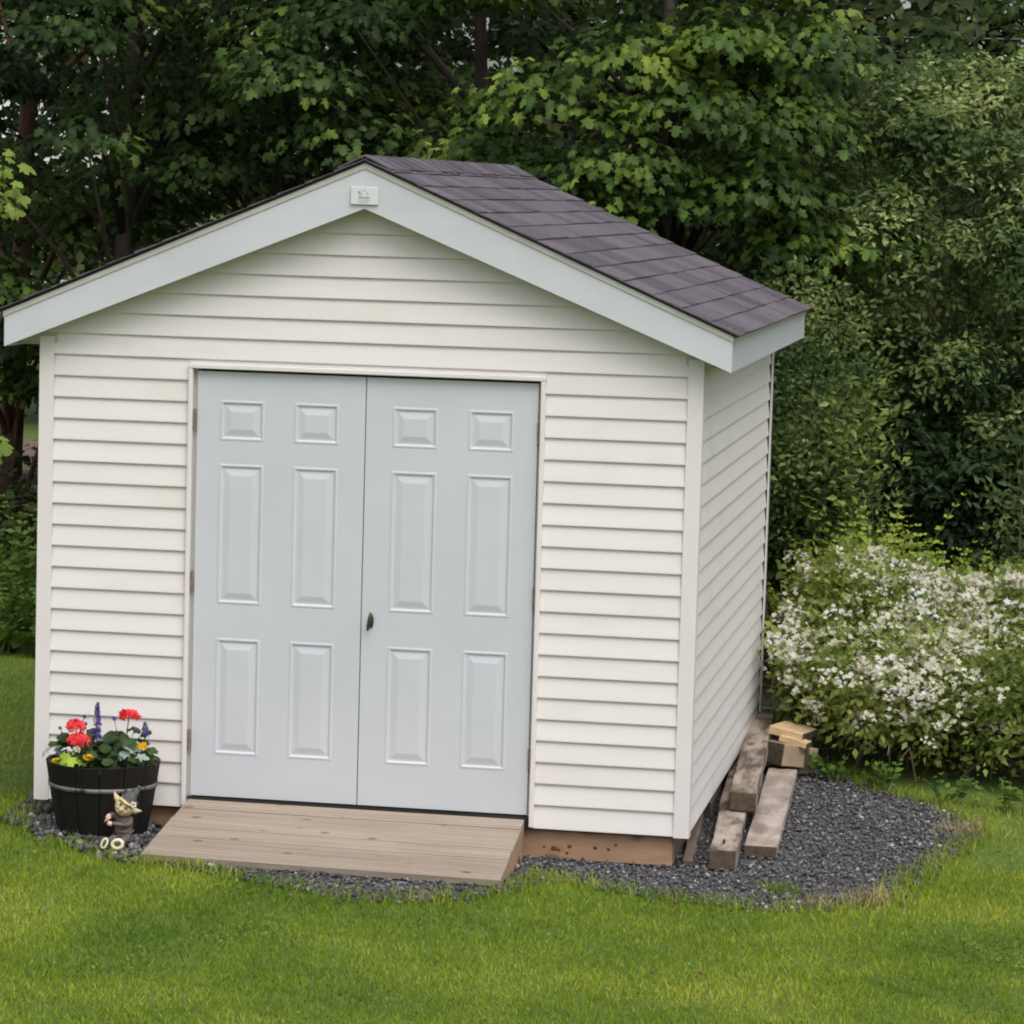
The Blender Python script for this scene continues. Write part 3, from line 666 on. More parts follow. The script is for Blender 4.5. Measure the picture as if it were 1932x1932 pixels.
maple('maple_tree', (-2.83, 9.6), 7.4, 1.9, 1.9, 'maple', 'dark maple with a thin straight trunk just left of the roof peak', 22, trunk_r=.05, nb=64)
maple('maple_tree', (-5.0, 10.0), 7.8, 2.1, 2.35, 'maple', 'maple at the far left with a thick reddish trunk above the eave', 23, trunk_r=.10, bark='bark_red', nb=60, boughs=[(-4.75, 9.3, 1.35), (-4.35, 9.1, 1.3), (-4.95, 9.4, 1.75), (-4.45, 9.2, 1.8), (-5.2, 9.5, 1.4)])
maple('maple_tree', (-.9, 7.6), 7.8, 2.1, 2.0, 'maple', 'dense dark maple standing directly behind the roof ridge', 24, nb=72)
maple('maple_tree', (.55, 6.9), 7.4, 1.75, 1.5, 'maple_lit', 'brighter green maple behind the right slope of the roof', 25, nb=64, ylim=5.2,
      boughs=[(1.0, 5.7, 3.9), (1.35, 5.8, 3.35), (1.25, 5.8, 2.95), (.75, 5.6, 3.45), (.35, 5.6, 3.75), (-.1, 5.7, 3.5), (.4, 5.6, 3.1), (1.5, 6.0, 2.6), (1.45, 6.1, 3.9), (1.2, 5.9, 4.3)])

# ------------------------------------------------------------------ small-leaved shrubs (shoots with alternate leaves)
def shoots(base, tips, g, bend=.25, n=14):
    out = []
    for b, tp in zip(base, tips):
        q = np.linspace(0, 1, n)[:, None]
        mid = (b+tp)/2+np.array([0, 0, bend*np.linalg.norm(tp-b)])+g.normal(size=3)*.05
        out.append((1-q)**2*b+2*q*(1-q)*mid+q**2*tp)
    return out
def shrub(name, base, label, cat, mat, tips, seed, leafs=26, size=.06, wid=.24, start=.35, twig=.22, nsingle=300, stem='stem', group=None, spread=.25, bend=.15, stem_r=.012, nstem=60, upw=.4, T=None, TF=None):
    g = np.random.default_rng(seed); bz = float(gz(*base)); t = thing(name, (*base, bz), label, cat, group)
    tips = np.asarray(tips, float); m = len(tips)
    bs = np.stack([base[0]+(tips[:, 0]-base[0])*.35+g.normal(0, spread, m), base[1]+(tips[:, 1]-base[1])*.35+g.normal(0, spread, m), np.zeros(m)], 1)
    bs[:, 2] = gz(bs[:, 0], bs[:, 1])
    cur = shoots(bs, tips, g, bend)
    V, F = join([tube(c[::3] if len(c[::3]) > 1 else c, [stem_r*(1-.8*q) for q in np.linspace(0, 1, len(c[::3]))], 5, False) for c in cur[:nstem]])
    put('stem', V, F, M[stem], t, True)
    PP, NN, DD, RR = [], [], [], []
    for c in cur:
        RR.append(g.random(leafs)*.45+g.random()*.55)
        q = g.uniform(start, 1, leafs)**.7; idx = q*(len(c)-1); k = np.minimum(idx.astype(int), len(c)-2); fr = (idx-k)[:, None]
        p = c[k]*(1-fr)+c[k+1]*fr; tan = c[k+1]-c[k]; tan /= np.linalg.norm(tan, axis=1, keepdims=True)
        side = g.normal(size=(leafs, 3)); side -= (side*tan).sum(1, keepdims=True)*tan; side /= np.linalg.norm(side, axis=1, keepdims=True)
        off = g.random((leafs, 1))**1.4*twig
        p = p+side*off+np.array([0, 0, 1])*off*.3
        PP.append(p); DD.append(side*.8+tan*.6+np.array([0, 0, -.1])); NN.append(np.array([0, 0, upw])+TOCAM*.25+g.normal(size=(leafs, 3))*.5)
    P, Nr, D = map(np.concatenate, (PP, NN, DD)); S = g.uniform(.65, 1.25, len(P))*size
    if T is None: T, TF = simple_tpl(wid)
    ok = P[:, 2] > gz(P[:, 0], P[:, 1])+.02
    RR = np.concatenate(RR)[ok]; P, Nr, D, S = P[ok], Nr[ok], D[ok], S[ok]
    if nsingle:
        i = pick(P, nsingle); sel = np.zeros(len(P), bool); sel[i] = True
        singles(t, leaf_mesh('leaf', T, TF, M[mat]), P[sel], Nr[sel], D[sel], S[sel]); P, Nr, D, S, RR = P[~sel], Nr[~sel], D[~sel], S[~sel], RR[~sel]
    stuff('foliage', [scatter(T, TF, P, Nr, D, S, RR)], M[mat], t, (*base, bz))
    return t, cur
def dome_tips(c, r, n, g, zmin=.2, front=.35):
    d = g.normal(size=(n*3, 3)); d /= np.linalg.norm(d, axis=1, keepdims=True)
    d = d[(d[:, 2] > zmin-1) & (d[:, 1] < front+.4)][:n]
    d[:, 2] = np.abs(d[:, 2])*.9+.05
    rad = g.uniform(.55, 1.03, (len(d), 1))
    return np.array(c)+d*np.array(r)*rad
g = np.random.default_rng(41)
def shell(cx, cy, H, rx, ry, n, g, lo=.25):
    """tips on and inside a tall dome"""
    z = H*g.uniform(lo, 1, n)**.8; prof = np.interp(z/H, [0, .25, .40, .55, .75, .9, 1], [.45, .60, .75, .95, 1, .75, .3]); a = g.uniform(0, 2*np.pi, n); rr_ = g.uniform(.35, 1.02, n)**.5
    return np.stack([cx+rx*prof*rr_*np.cos(a), cy+ry*prof*rr_*np.sin(a), z-.2], 1)
def bush(name, base, label, mat, C, seed, per, size, wid, rr_, group=None, nsingle=300, nstem=14):
    g = np.random.default_rng(seed); bz = float(gz(*base)); t = thing(name, (*base, bz), label, 'shrub', group)
    C = np.asarray(C, float); st = []
    for c in C[:nstem]:
        e = Vector(c); s0 = Vector((base[0]+(c[0]-base[0])*.5, base[1]+(c[1]-base[1])*.5+.15, bz)); st.append(tube([s0, s0.lerp(e, .55)+Vector((0, .05, .1)), e], [.016, .011, .004], 5, False))
    V, F = join(st); put('stem', V, F, M['stem'], t, True)
    PP, NN, DD, RR = [], [], [], []
    for c in C:
        m = int(per*g.uniform(.7, 1.3)); r0 = g.uniform(*rr_); d = g.normal(size=(m, 3)); d /= np.linalg.norm(d, axis=1, keepdims=True); d[:, 2] = np.where(d[:, 2] < -.5, -d[:, 2], d[:, 2])
        k = 1+.35*np.sin(d[:, :1]*5+g.uniform(0, 6))*np.sin(d[:, 2:]*6+g.uniform(0, 6))
        PP.append(c+d*r0*k*g.uniform(.55, 1.12, (m, 1))*np.array([1, 1, .85])); NN.append(d*.75+np.array([0, 0, .45])+TOCAM*.15+g.normal(size=(m, 3))*.30)
        DD.append(d*.5+np.array([0, 0, .25])+g.normal(size=(m, 3))*.5); RR.append(g.random(m)*.4+g.random()*.6)
    P, Nr, D, RR = map(np.concatenate, (PP, NN, DD, RR)); S = g.uniform(.65, 1.25, len(P))*size
    ok = P[:, 2] > gz(P[:, 0], P[:, 1])+.02; P, Nr, D, RR, S = P[ok], Nr[ok], D[ok], RR[ok], S[ok]
    T, TF = simple_tpl(wid); i = pick(P, nsingle); sel = np.zeros(len(P), bool); sel[i] = True
    singles(t, leaf_mesh('leaf', T, TF, M[mat]), P[sel], Nr[sel], D[sel], S[sel])
    stuff('foliage', [scatter(T, TF, P[~sel], Nr[~sel], D[~sel], S[~sel], RR[~sel])], M[mat], t, (*base, bz))
    return t
z_ = 4.0*g.uniform(.10, 1, 330)**.85; a_ = g.uniform(0, 2*np.pi, 330); q_ = g.uniform(.35, 1.0, 330)**.4
pr = np.interp(z_/4.0, [0, .25, .40, .55, .75, .9, 1], [.55, .66, .78, .95, 1, .78, .35])
C = np.stack([2.6+1.5*pr*q_*np.cos(a_), 7.0+1.3*pr*q_*np.sin(a_), z_-.28], 1)
C = C[~((C[:, 2] < 1.7) & (C[:, 1] < 7.0) & (C[:, 0] < 2.7) & (g.random(len(C)) < .8))]
bush('willow_shrub', (2.55, 7.0), 'tall dense grey green shrub with tiny leaves at the right of the shed', 'willow', C, 42, 290, .055, .25, (.17, .32))
tips = shell(1.55, 5.6, 2.75, .62, .7, 240, g, .35); tips = tips[tips[:, 1] > 4.75]
shrub('willow_shrub', (1.60, 5.6), 'smaller light leaved shrub arching over the low corner of the roof', 'shrub', 'willow', tips, 43, leafs=60, size=.052, wid=.24, twig=.18, nstem=8, stem_r=.007)
tips = np.array([(1.93+g.normal(0, .13), 5.3+g.normal(0, .2), g.uniform(.8, 1.85)) for _ in range(36)])
shrub('sapling', (1.95, 5.35), 'slender leafy sapling in the dark hollow behind the shed corner', 'sapling', 'spirea', tips, 44, leafs=22, size=.065, wid=.26, twig=.12, nstem=7, stem_r=.006, nsingle=150)
tips = np.array([(3.12+g.normal(0, .16), 5.0+g.normal(0, .2), g.uniform(.9, 2.0)) for _ in range(44)])
shrub('sapling', (3.1, 5.0), 'leafy sapling at the right edge in front of the tall shrub', 'sapling', 'willow', tips, 45, leafs=26, size=.06, wid=.26, twig=.13, nstem=7, stem_r=.006, nsingle=150)
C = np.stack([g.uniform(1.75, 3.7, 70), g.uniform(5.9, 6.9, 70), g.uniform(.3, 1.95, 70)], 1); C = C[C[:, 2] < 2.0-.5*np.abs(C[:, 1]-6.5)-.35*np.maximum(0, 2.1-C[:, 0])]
bush('hollow_shade_shrub', (2.6, 6.5), 'rounded shrub added below the tall grey green shrub, leaves darkened as shade of the hollow', 'shade_tone_leaf', C, 49, 260, .068, .27, (.18, .3), nstem=6)  # added shrub; its dark leaves stand in for shade under the tall shrub
# flowering shrub
def fl_tips(n, g):
    x = g.uniform(1.68, 3.75, n); y = g.uniform(2.75, 4.7, n)+np.maximum(0, 2.1-x)*1.0; y = np.minimum(y, 4.45)
    fr = np.clip((y-2.55-np.maximum(0, (2.1-x))*.7)/1.2, 0, 1)
    top = .15+.79*np.sqrt(fr)*(1+.08*np.sin(x*4.1)+.06*np.sin(y*5))
    z = top*np.where(g.random(n) < .6, g.uniform(.85, 1.04, n), g.uniform(.3, .9, n))-.22
    return np.stack([x, y-.25*(1-fr), z], 1)
ft = fl_tips(900, g)
fsh, cur = shrub('flowering_shrub', (2.8, 3.9), 'low spreading shrub covered in clusters of small white flowers', 'shrub', 'spirea', ft, 46, leafs=58, size=.052, wid=.28, start=.4, twig=.20, nstem=160, spread=.4, bend=.10, stem_r=.007)
# flower clusters: five petalled flowers, about 300 clusters as parts of their own
def flower_tpl(npet=5):
    V, F = [], []
    for i in range(npet):
        a = 2*math.pi*i/npet; c, s_ = math.cos(a), math.sin(a); b = len(V)
        for u, v, z in ((0, 0, 0), (.30, .55, .12), (0, 1, .05), (-.30, .55, .12)): V.append((c*u-s_*v, s_*u+c*v, z))
        F += [(b, b+1, b+2), (b, b+2, b+3)]
    return np.array(V), F
FT, FF_ = flower_tpl()
cl_meshes = []
for q in range(5):
    gg = np.random.default_rng(60+q); m = 9+2*q
    a = gg.uniform(0, 2*np.pi, m); r_ = np.sqrt(gg.random(m))*.056
    P = np.stack([r_*np.cos(a), r_*np.sin(a), .02-r_*.3+gg.normal(0, .005, m)], 1)
    V, F, r = scatter(FT, FF_, P, np.array([0, 0, .7])+gg.normal(size=(m, 3))*.4, gg.normal(size=(m, 3)), gg.uniform(.012, .019, m), gg.random(m))
    cl_meshes.append(npmesh('flower_cluster', V, F, M['petal_w'], r))
ft2 = fl_tips(3200, np.random.default_rng(47)); sx_, sy_, sz_ = screen(ft2)
ok = (sx_ > 1440) & (sx_ < 1990) & (sy_ > 1020) & (ft2[:, 2] > .0)
dens = np.clip(.22+.5*(np.sin(ft2[:, 0]*5.3+1)+np.sin(ft2[:, 0]*3.1+ft2[:, 2]*7)+1)/2, .1, 1)
ok &= np.random.default_rng(48).random(len(ft2)) < dens
fcall = ft2[ok]; fc = fcall[:300]
extra = fcall[300:640]; m = len(extra); gg = np.random.default_rng(49)
PQ = np.repeat(extra, 8, 0)+np.array([0, -.10, .05])+gg.normal(size=(m*8, 3))*np.array([.03, .03, .014])
stuff('small_flowers', [scatter(FT, FF_, PQ, np.array([0, -.5, .6])+gg.normal(size=(m*8, 3))*.4, gg.normal(size=(m*8, 3)), gg.uniform(.010, .017, m*8), gg.random(m*8))], M['petal_w'], fsh, WP[fsh.name])
for i, p in enumerate(fc):
    o = place(bpy.data.objects.new('flower_cluster', cl_meshes[i % 5]), p+np.array([0, -.11, .06]), fsh)
    o.rotation_euler = (R(float(g.uniform(5, 55))), R(float(g.uniform(-25, 25))), float(g.uniform(-.6, .6))); s_ = float(g.uniform(.8, 1.45)); o.scale = (s_, s_, s_)
# ferns and weeds: fronds
def frond_plant(name, base, label, cat, mat, n, h, g, arch=.5, pin=12, wid=.18, group=None, leaflet=.5, lo=.5):
    bz = float(gz(*base)); t = thing(name, (*base, bz), label, cat, group)
    P, Nr, D, S = [], [], [], []; stems = []
    for i in range(n):
        a = g.uniform(0, 2*np.pi); L = h*g.uniform(lo, 1); reach = L*g.uniform(.15, 1)*arch
        b = np.array([base[0]+g.normal(0, .05), base[1]+g.normal(0, .05), bz]); dr = np.array([math.cos(a), math.sin(a), 0])
        q = np.linspace(0, 1, pin)[:, None]; c = b+dr*reach*q**1.6+np.array([0, 0, 1])*L*(q-.25*arch*q**3)
        stems.append(tube(c[::4], list(np.linspace(.004, .001, len(c[::4]))), 4, False))
        tan = np.gradient(c, axis=0); tan /= np.linalg.norm(tan, axis=1, keepdims=True); side = np.cross(tan, [0, 0, 1.0]); side /= np.linalg.norm(side, axis=1, keepdims=True)+1e-6
        for sg in (-1, 1):
            P.append(c[2:]); D.append(side[2:]*sg+tan[2:]*.5); Nr.append(np.cross(side, tan)[2:]+g.normal(size=(pin-2, 3))*.25+np.array([0, 0, .3])); S.append(wid*(1.12-q[2:, 0])**.75*g.uniform(.8, 1.1, pin-2))
    V, F = join(stems); put('stem', V, F, M['gstem'], t)
    P, Nr, D, S = map(np.concatenate, (P, Nr, D, S)); T, TF = simple_tpl(leaflet*.3)
    stuff('foliage', [scatter(T, TF, P, Nr, D, S, g.random(len(P)))], M[mat], t, (*base, bz))
    return t
g = np.random.default_rng(51)
for i, (x, y, h) in enumerate([(1.78, 4.35, 1.30), (1.98, 4.4, 1.40), (2.2, 4.45, 1.62), (2.42, 4.4, 1.52), (2.68, 4.45, 1.36), (2.95, 4.4, 1.36), (3.2, 4.5, 1.28), (2.05, 4.1, 1.25), (2.33, 4.1, 1.32), (2.55, 4.05, 1.22)]):
    frond_plant('fern', (x, y), ['yellow green fern nearest the shed wall, behind the white flowering shrub', 'second yellow green fern from the shed wall behind the flowering shrub', 'tallest yellow green fern rising above the flowering shrub', 'fern just right of the tallest one above the flowering shrub', 'fern rising behind the middle of the flowering shrub', 'fern second from the right behind the flowering shrub', 'rightmost fern behind the flowering shrub', 'left fern of three growing up through the flowering shrub', 'middle fern of three growing up through the flowering shrub', 'right fern of three growing up through the flowering shrub'][i], 'fern', 'fern', 30, h, g, .42, 18, .145, 'ferns behind the flowering shrub', 1.1)
for i, (x, y, h) in enumerate([(-3.95, 5.7, 1.10), (-3.62, 5.9, 1.12), (-3.3, 6.0, 1.10), (-3.75, 5.35, .85), (-3.40, 5.4, .8), (-3.05, 5.6, .9), (-3.9, 5.15, .6), (-3.5, 5.12, .55), (-3.15, 5.2, .6), (-4.3, 5.5, 1.0)]):
    frond_plant('weed_clump', (x, y), ['tall weed clump at the left rear of the weeds beside the shed', 'tall weed clump in the middle rear of the weeds beside the shed', 'tall weed clump at the rear of the weeds next to the shed wall', 'mid height weed clump at the left of the weeds beside the shed', 'mid height weed clump in the middle of the weeds beside the shed', 'mid height weed clump nearest the shed corner', 'low weed clump at the left front of the lawn edge', 'low weed clump at the middle front of the lawn edge', 'low weed clump at the lawn edge nearest the shed', 'weed clump farthest left, cut by the picture edge'][i], 'weeds', 'weed', 18, h, g, .55, 12, .12, 'weeds left of the shed', 1.0)
for (x, y) in [(-3.45, 4.95), (-3.2, 5.0), (-3.65, 5.0)]:
    frond_plant('leafy_weed', (x, y), 'broad leaved weed low at the lawn edge left of the shed', 'weeds', 'weed', 9, .32, g, 1.0, 6, .17, 'broad weeds at the lawn edge', 1.5)
for (x, y) in [(2.05, 2.62), (2.35, 2.45), (2.72, 2.2), (3.05, 2.15)]:
    frond_plant('small_weed', (x, y), 'small green weed at the foot of the flowering shrub', 'weeds', 'weed', 8, .22, g, .9, 6, .09, 'small weeds below the flowering shrub', 1.2)
# bare twigs low in the flowering shrub
for k in range(8):
    a = Vector((2.2+.2*k+random.uniform(-.1, .1), 2.75+random.uniform(-.15, .2), -.2)); b = a+Vector((random.uniform(-.5, .5), random.uniform(-.5, -.05), random.uniform(.12, .35)))
    V, F = tube([a, a.lerp(b, .5)+Vector((0, 0, .12)), b], [.006, .004, .002], 5); put('twig', V, F, M['stem'], fsh)

# lime tree at the left edge (trunk outside the frame), saplings and maples top right
def sprig_tree(name, base, label, mat, tips, seed, per=45, size=.12, h=None, trunk_r=.04, group=None, r=.22, cat='tree', nsingle=200):
    g = np.random.default_rng(seed); bz = float(gz(*base)); t = thing(name, (*base, bz), label, cat, group); tips = np.array(tips, float)
    topz = tips[:, 2].max() if h is None else h
    V, F = tube([(base[0], base[1], bz), (base[0]+.05, base[1], bz+topz*.5), (base[0], base[1], topz)], [trunk_r, trunk_r*.7, .008], 7); put('trunk', V, F, M['bark'], t, True)
    PP, NN, DD = [], [], []
    for c in tips:
        s0 = Vector((base[0], base[1], min(topz, max(bz+.3, c[2]-.35)))); e = Vector(c)
        if (e-s0).length > .15:
            V, F = tube([s0, s0.lerp(e, .5)+Vector((0, 0, .08)), e], [.016, .01, .004], 5); put('limb', V, F, M['bark'], t, True)
        d = g.normal(size=(per, 3)); d /= np.linalg.norm(d, axis=1, keepdims=True)
        PP.append(c+d*np.array([r, r, r*.75])*g.uniform(.3, 1.05, (per, 1))); NN.append(d*.4+np.array([0, 0, .5])+TOCAM*.35+g.normal(size=(per, 3))*.25); DD.append(d*np.array([.8, .8, 0])+np.array([0, 0, -.5])+g.normal(size=(per, 3))*.35)
    P, Nr, D = map(np.concatenate, (PP, NN, DD)); S = g.uniform(.65, 1.15, len(P))*size
    i = pick(P, nsingle); sel = np.zeros(len(P), bool); sel[i] = True
    if len(i): singles(t, leaf_mesh('leaf', MT, MF, M[mat]), P[sel], Nr[sel], D[sel], S[sel])
    stuff('foliage', [scatter(MT, MF, P[~sel], Nr[~sel], D[~sel], S[~sel], g.random((~sel).sum()))], M[mat], t, (*base, bz))
    return t
sprig_tree('young_maple', (-3.95, 4.4), 'lime leaved young maple reaching in at the left edge', 'lime', [(-3.32, 4.45, 2.98), (-3.30, 4.4, 2.80), (-3.62, 4.4, 3.1), (-3.9, 4.4, 3.5), (-4.1, 4.3, 2.7), (-3.50, 4.8, 1.20), (-3.7, 4.4, 2.6), (-4.2, 4.5, 3.2)], 71, per=32, size=.095, r=.17)
sprig_tree('maple_sapling', (1.55, 9.2), 'bright yellow green maple sapling rising above the tall shrub', 'lime', [(1.52, 9.2, 4.22), (1.25, 9.1, 3.98), (1.62, 9.0, 3.85), (1.0, 9.1, 3.8), (1.75, 9.2, 3.6), (1.35, 9.3, 3.6)], 72, per=26, size=.115, r=.16, cat='sapling')
sprig_tree('maple_sapling', (2.25, 9.6), 'yellow green maple sapling at the upper right beside a darker maple', 'maple_lit', [(2.12, 9.6, 4.15), (2.3, 9.5, 4.05), (2.05, 9.6, 3.85), (2.4, 9.5, 3.8)], 73, per=34, size=.12, r=.2, cat='sapling')
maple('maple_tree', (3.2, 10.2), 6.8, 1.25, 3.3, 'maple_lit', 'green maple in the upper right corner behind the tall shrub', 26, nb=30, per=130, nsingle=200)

sprig_tree('young_maple', (1.30, 6.6), 'young maple added as the lit right rim of the maple beside the tall shrub', 'maple_lit_rim', [(1.2, 6.0, 3.95), (1.4, 6.05, 3.65), (1.12, 6.0, 3.38), (1.42, 6.05, 3.15), (1.22, 6.0, 2.88), (1.5, 6.05, 2.72), (1.3, 6.1, 4.25), (1.52, 6.15, 4.0), (.9, 6.0, 3.72), (1.6, 6.2, 3.4), (1.0, 5.95, 3.1)], 74, per=60, size=.082, r=.21)  # added tree; lighter leaves imitate the lit rim of the neighbouring maple
# ------------------------------------------------------------------ woods, far house, wire
def wood(name, x0, x1, y0, y1, z0, z1, n, size, mat, label, seed, holes=0.0):
    g = np.random.default_rng(seed); m = n//60
    c = np.stack([g.uniform(x0, x1, m), g.uniform(y0, y1, m), g.uniform(z0, z1, m)], 1)
    d = unit(n); cc = c[g.integers(0, m, n)]
    P = cc+d*np.array([.8, .6, .5])*g.uniform(.4, 1.1, (n, 1))
    T, TF = simple_tpl(.34)
    stuff(name, [scatter(T, TF, P, d*.6+np.array([0, -.2, .5])+g.normal(size=(n, 3))*.3, unit(n)+np.array([0, 0, -.4]), g.uniform(.6, 1.3, n)*size, g.random(n))], M[mat], None, (0, 0, 0), label, 'woods')
wood('woodland', -5.0, 2.2, 11.5, 14.5, .1, 6.5, 30000, .13, 'wood_leaf', 'dense mixed woodland foliage filling the gaps behind the maples', 81)
wood('woodland', -16, -6.2, 22.5, 26, .5, 7.0, 34000, .17, 'wood_leaf', 'loose woodland foliage beyond the dirt path at the far left', 86)
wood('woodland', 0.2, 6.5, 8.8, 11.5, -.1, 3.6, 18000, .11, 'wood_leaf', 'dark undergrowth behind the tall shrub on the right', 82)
wood('distant_trees', -6, 8, 24, 28, -.2, 10, 24000, .34, 'far_leaf', 'hazy grey green trees far behind at the upper right', 83)
wood('undergrowth', -5.4, -2.6, 8.5, 10.5, -.1, .45, 7000, .09, 'wood_leaf', 'dark undergrowth beneath the maples left of the shed', 84)
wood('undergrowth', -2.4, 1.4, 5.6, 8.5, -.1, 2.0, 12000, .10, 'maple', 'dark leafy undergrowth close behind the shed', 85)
hs_ = thing('pale_house', (-15, 40, -.2), 'pale house wall glimpsed through gaps in the trees at the left', 'house')
box('wall', (-19, -14.3, 40, 47, -.3, 6.6), M['house'], hs_)
put('roof', [(-19.4, 39.6, 6.62), (-13.9, 39.6, 6.62), (-13.9, 47.4, 6.62), (-19.4, 47.4, 6.62), (-19.4, 43.5, 8.6), (-13.9, 43.5, 8.6)], [(0, 1, 5, 4), (2, 3, 4, 5), (1, 2, 5), (3, 0, 4), (3, 2, 1, 0)], M['shingle'], hs_)
for x in (-17.9, -16.0):
    wn = box('window', (x, x+1, 39.93, 39.99, 1.2, 2.5), M['post'], hs_); box('pane', (x+.08, x+.92, 39.90, 39.925, 1.28, 2.42), M['glass'], wn)
V, F = tube([(-8+q*2.0, 16, 4.36+.001*(q-8)**2+.012*q) for q in range(9)], .005, 5); tag(put('utility_wire', V, F, M['wire']), 'thin pale wire strung across in front of the far trees', 'wire')

# ------------------------------------------------------------------ tub planter with flowers
TX, TY = -1.157, -.295; TZ = float(gz(TX, TY-.1))+.004; TH = .345
tub = thing('barrel_planter', (TX, TY, TZ), 'dark brown half barrel planter full of flowers at the shed corner', 'planter')
RB, RTP = .208, .268
def rad(h): return RB+(RTP-RB)*(h/TH)**.85
ns = 14
for i in range(ns):
    a0, a1 = 2*math.pi*i/ns+.008, 2*math.pi*(i+1)/ns-.008; V, F = [], []
    hs2 = [0, TH*.33, TH*.66, TH]; qa = np.linspace(a0, a1, 4)
    for off in (0, -.018):
        for h in hs2:
            for a in qa:
                e = -.0015 if a in (qa[0], qa[-1]) and off == 0 else 0
                V.append((TX+(rad(h)+off+e)*math.cos(a), TY+(rad(h)+off+e)*math.sin(a), TZ+h))
    def id_(o_, j, q): return o_*16+j*4+q
    for j in range(3):
        for q in range(3):
            F.append((id_(0, j, q), id_(0, j, q+1), id_(0, j+1, q+1), id_(0, j+1, q))); F.append((id_(1, j, q+1), id_(1, j, q), id_(1, j+1, q), id_(1, j+1, q+1)))
        F.append((id_(0, j, 0), id_(0, j+1, 0), id_(1, j+1, 0), id_(1, j, 0))); F.append((id_(0, j+1, 3), id_(0, j, 3), id_(1, j, 3), id_(1, j+1, 3)))
    for q in range(3):
        F.append((id_(0, 3, q), id_(0, 3, q+1), id_(1, 3, q+1), id_(1, 3, q))); F.append((id_(0, 0, q+1), id_(0, 0, q), id_(1, 0, q), id_(1, 0, q+1)))
    put('stave', V, F, M['tub'], tub)
def ring(name, h0, h1, out, mat, n=40):
    V, F = [], []
    for i in range(n):
        a = 2*math.pi*i/n; c, s_ = math.cos(a), math.sin(a)
        for h, o_ in ((h0, out), (h1, out), (h1, .0), (h0, .0)): V.append((TX+(rad(h)+o_)*c, TY+(rad(h)+o_)*s_, TZ+h))
    for i in range(n):
        for q in range(4): F.append((4*i+q, 4*((i+1) % n)+q, 4*((i+1) % n)+(q+1) % 4, 4*i+(q+1) % 4))
    put(name, V, F, mat, tub, True)
ring('hoop', TH*.655, TH*.715, .004, M['band'])
V = [(TX+(rad(TH*.9)-.012)*math.cos(2*math.pi*i/32), TY+(rad(TH*.9)-.012)*math.sin(2*math.pi*i/32), TZ+TH*.9) for i in range(32)]+[(TX, TY, TZ+TH*.97)]
put('soil', V, [(i, (i+1) % 32, 32) for i in range(32)], M['soil'], tub)
V = [(TX+(RB-.015)*math.cos(2*math.pi*i/24), TY+(RB-.015)*math.sin(2*math.pi*i/24), TZ+.003) for i in range(24)]
put('base', V, [tuple(range(24))], M['tub'], tub)
ZS = TZ+TH*.94
gm = np.random.default_rng(91)
def plant(name, base, label, cat, group=None): return thing(name, (base[0], base[1], ZS), label, cat, group)
def stemto(t, a, b, r=.003, mat='gstem'):
    a, b = Vector(a), Vector(b); V, F = tube([a, a.lerp(b, .5)+Vector((0, -.005, .01)), b], r, 5); put('stem', V, F, M[mat], t)
LEAFM = {}
def leaves(t, c, r, n, size, mat, T=None, F=None, zs=(0, 1), name='leaf'):
    key = (mat, size); T_, F_ = (RT_, RF) if T is None else (T, F)
    if key not in LEAFM: LEAFM[key] = leaf_mesh('leaf', T_, F_, M[mat])
    d = gm.normal(size=(n, 3)); d /= np.linalg.norm(d, axis=1, keepdims=True); d[:, 2] = np.abs(d[:, 2])
    P = np.array(c)+d*np.array(r)*gm.uniform(.5, 1, (n, 1))
    singles(t, LEAFM[key], P, d*.5+np.array([0, -.35, .6])+gm.normal(size=(n, 3))*.3, d*np.array([1, 1, .2])+gm.normal(size=(n, 3))*.3, gm.uniform(.7, 1.2, n)*size, name)
def head(t, c, r, n, size, mat, name='flower_head', tpl=None):
    d = unit(n); d[:, 2] = np.where(d[:, 2] < -.3, -d[:, 2], d[:, 2]); P = np.array(c)+d*r
    T, F = tpl or (FT, FF_); V, FF2, rr_ = scatter(T, F, P, d+gm.normal(size=(n, 3))*.3, gm.normal(size=(n, 3)), gm.uniform(.8, 1.2, n)*size, gm.random(n))
    o = place(bpy.data.objects.new(name, npmesh(name, V-np.array(c), FF2, M[mat], rr_)), c, t); return o
# geraniums
ga = plant('red_geranium', (-1.26, -.33), 'red geranium with two flower heads at the left of the planter', 'flower')
for c, r_ in (((-1.275, -.36, .362), .037), ((-1.250, -.38, .300), .043)):
    stemto(ga, (-1.26, -.33, ZS), c); head(ga, c, np.array([r_*1.1, r_, r_*.75]), 52, .021, 'petal_r')
leaves(ga, (-1.28, -.33, ZS+.02), (.13, .10, .13), 50, .062, 'ger')
for c in ((-1.362, -.33, .345), (-1.243, -.33, .405), (-1.233, -.34, .375)):
    stemto(ga, (-1.28, -.33, ZS+.03), c, .0018); head(ga, c, .007, 8, .009, 'petal_b', 'bud')
gb_ = plant('red_geranium', (-1.05, -.33), 'red geranium with a single tall flower head at the right of the planter', 'flower')
c = (-1.023, -.34, .424); stemto(gb_, (-1.05, -.32, ZS), c); head(gb_, c, np.array([.042, .032, .022]), 48, .021, 'petal_r')
leaves(gb_, (-1.06, -.31, ZS+.03), (.14, .11, .15), 66, .066, 'ger')
for c in ((-1.098, -.33, .405), (-.99, -.33, .36)):
    stemto(gb_, (-1.06, -.32, ZS+.05), c, .0018); head(gb_, c, .007, 8, .009, 'petal_b', 'bud')
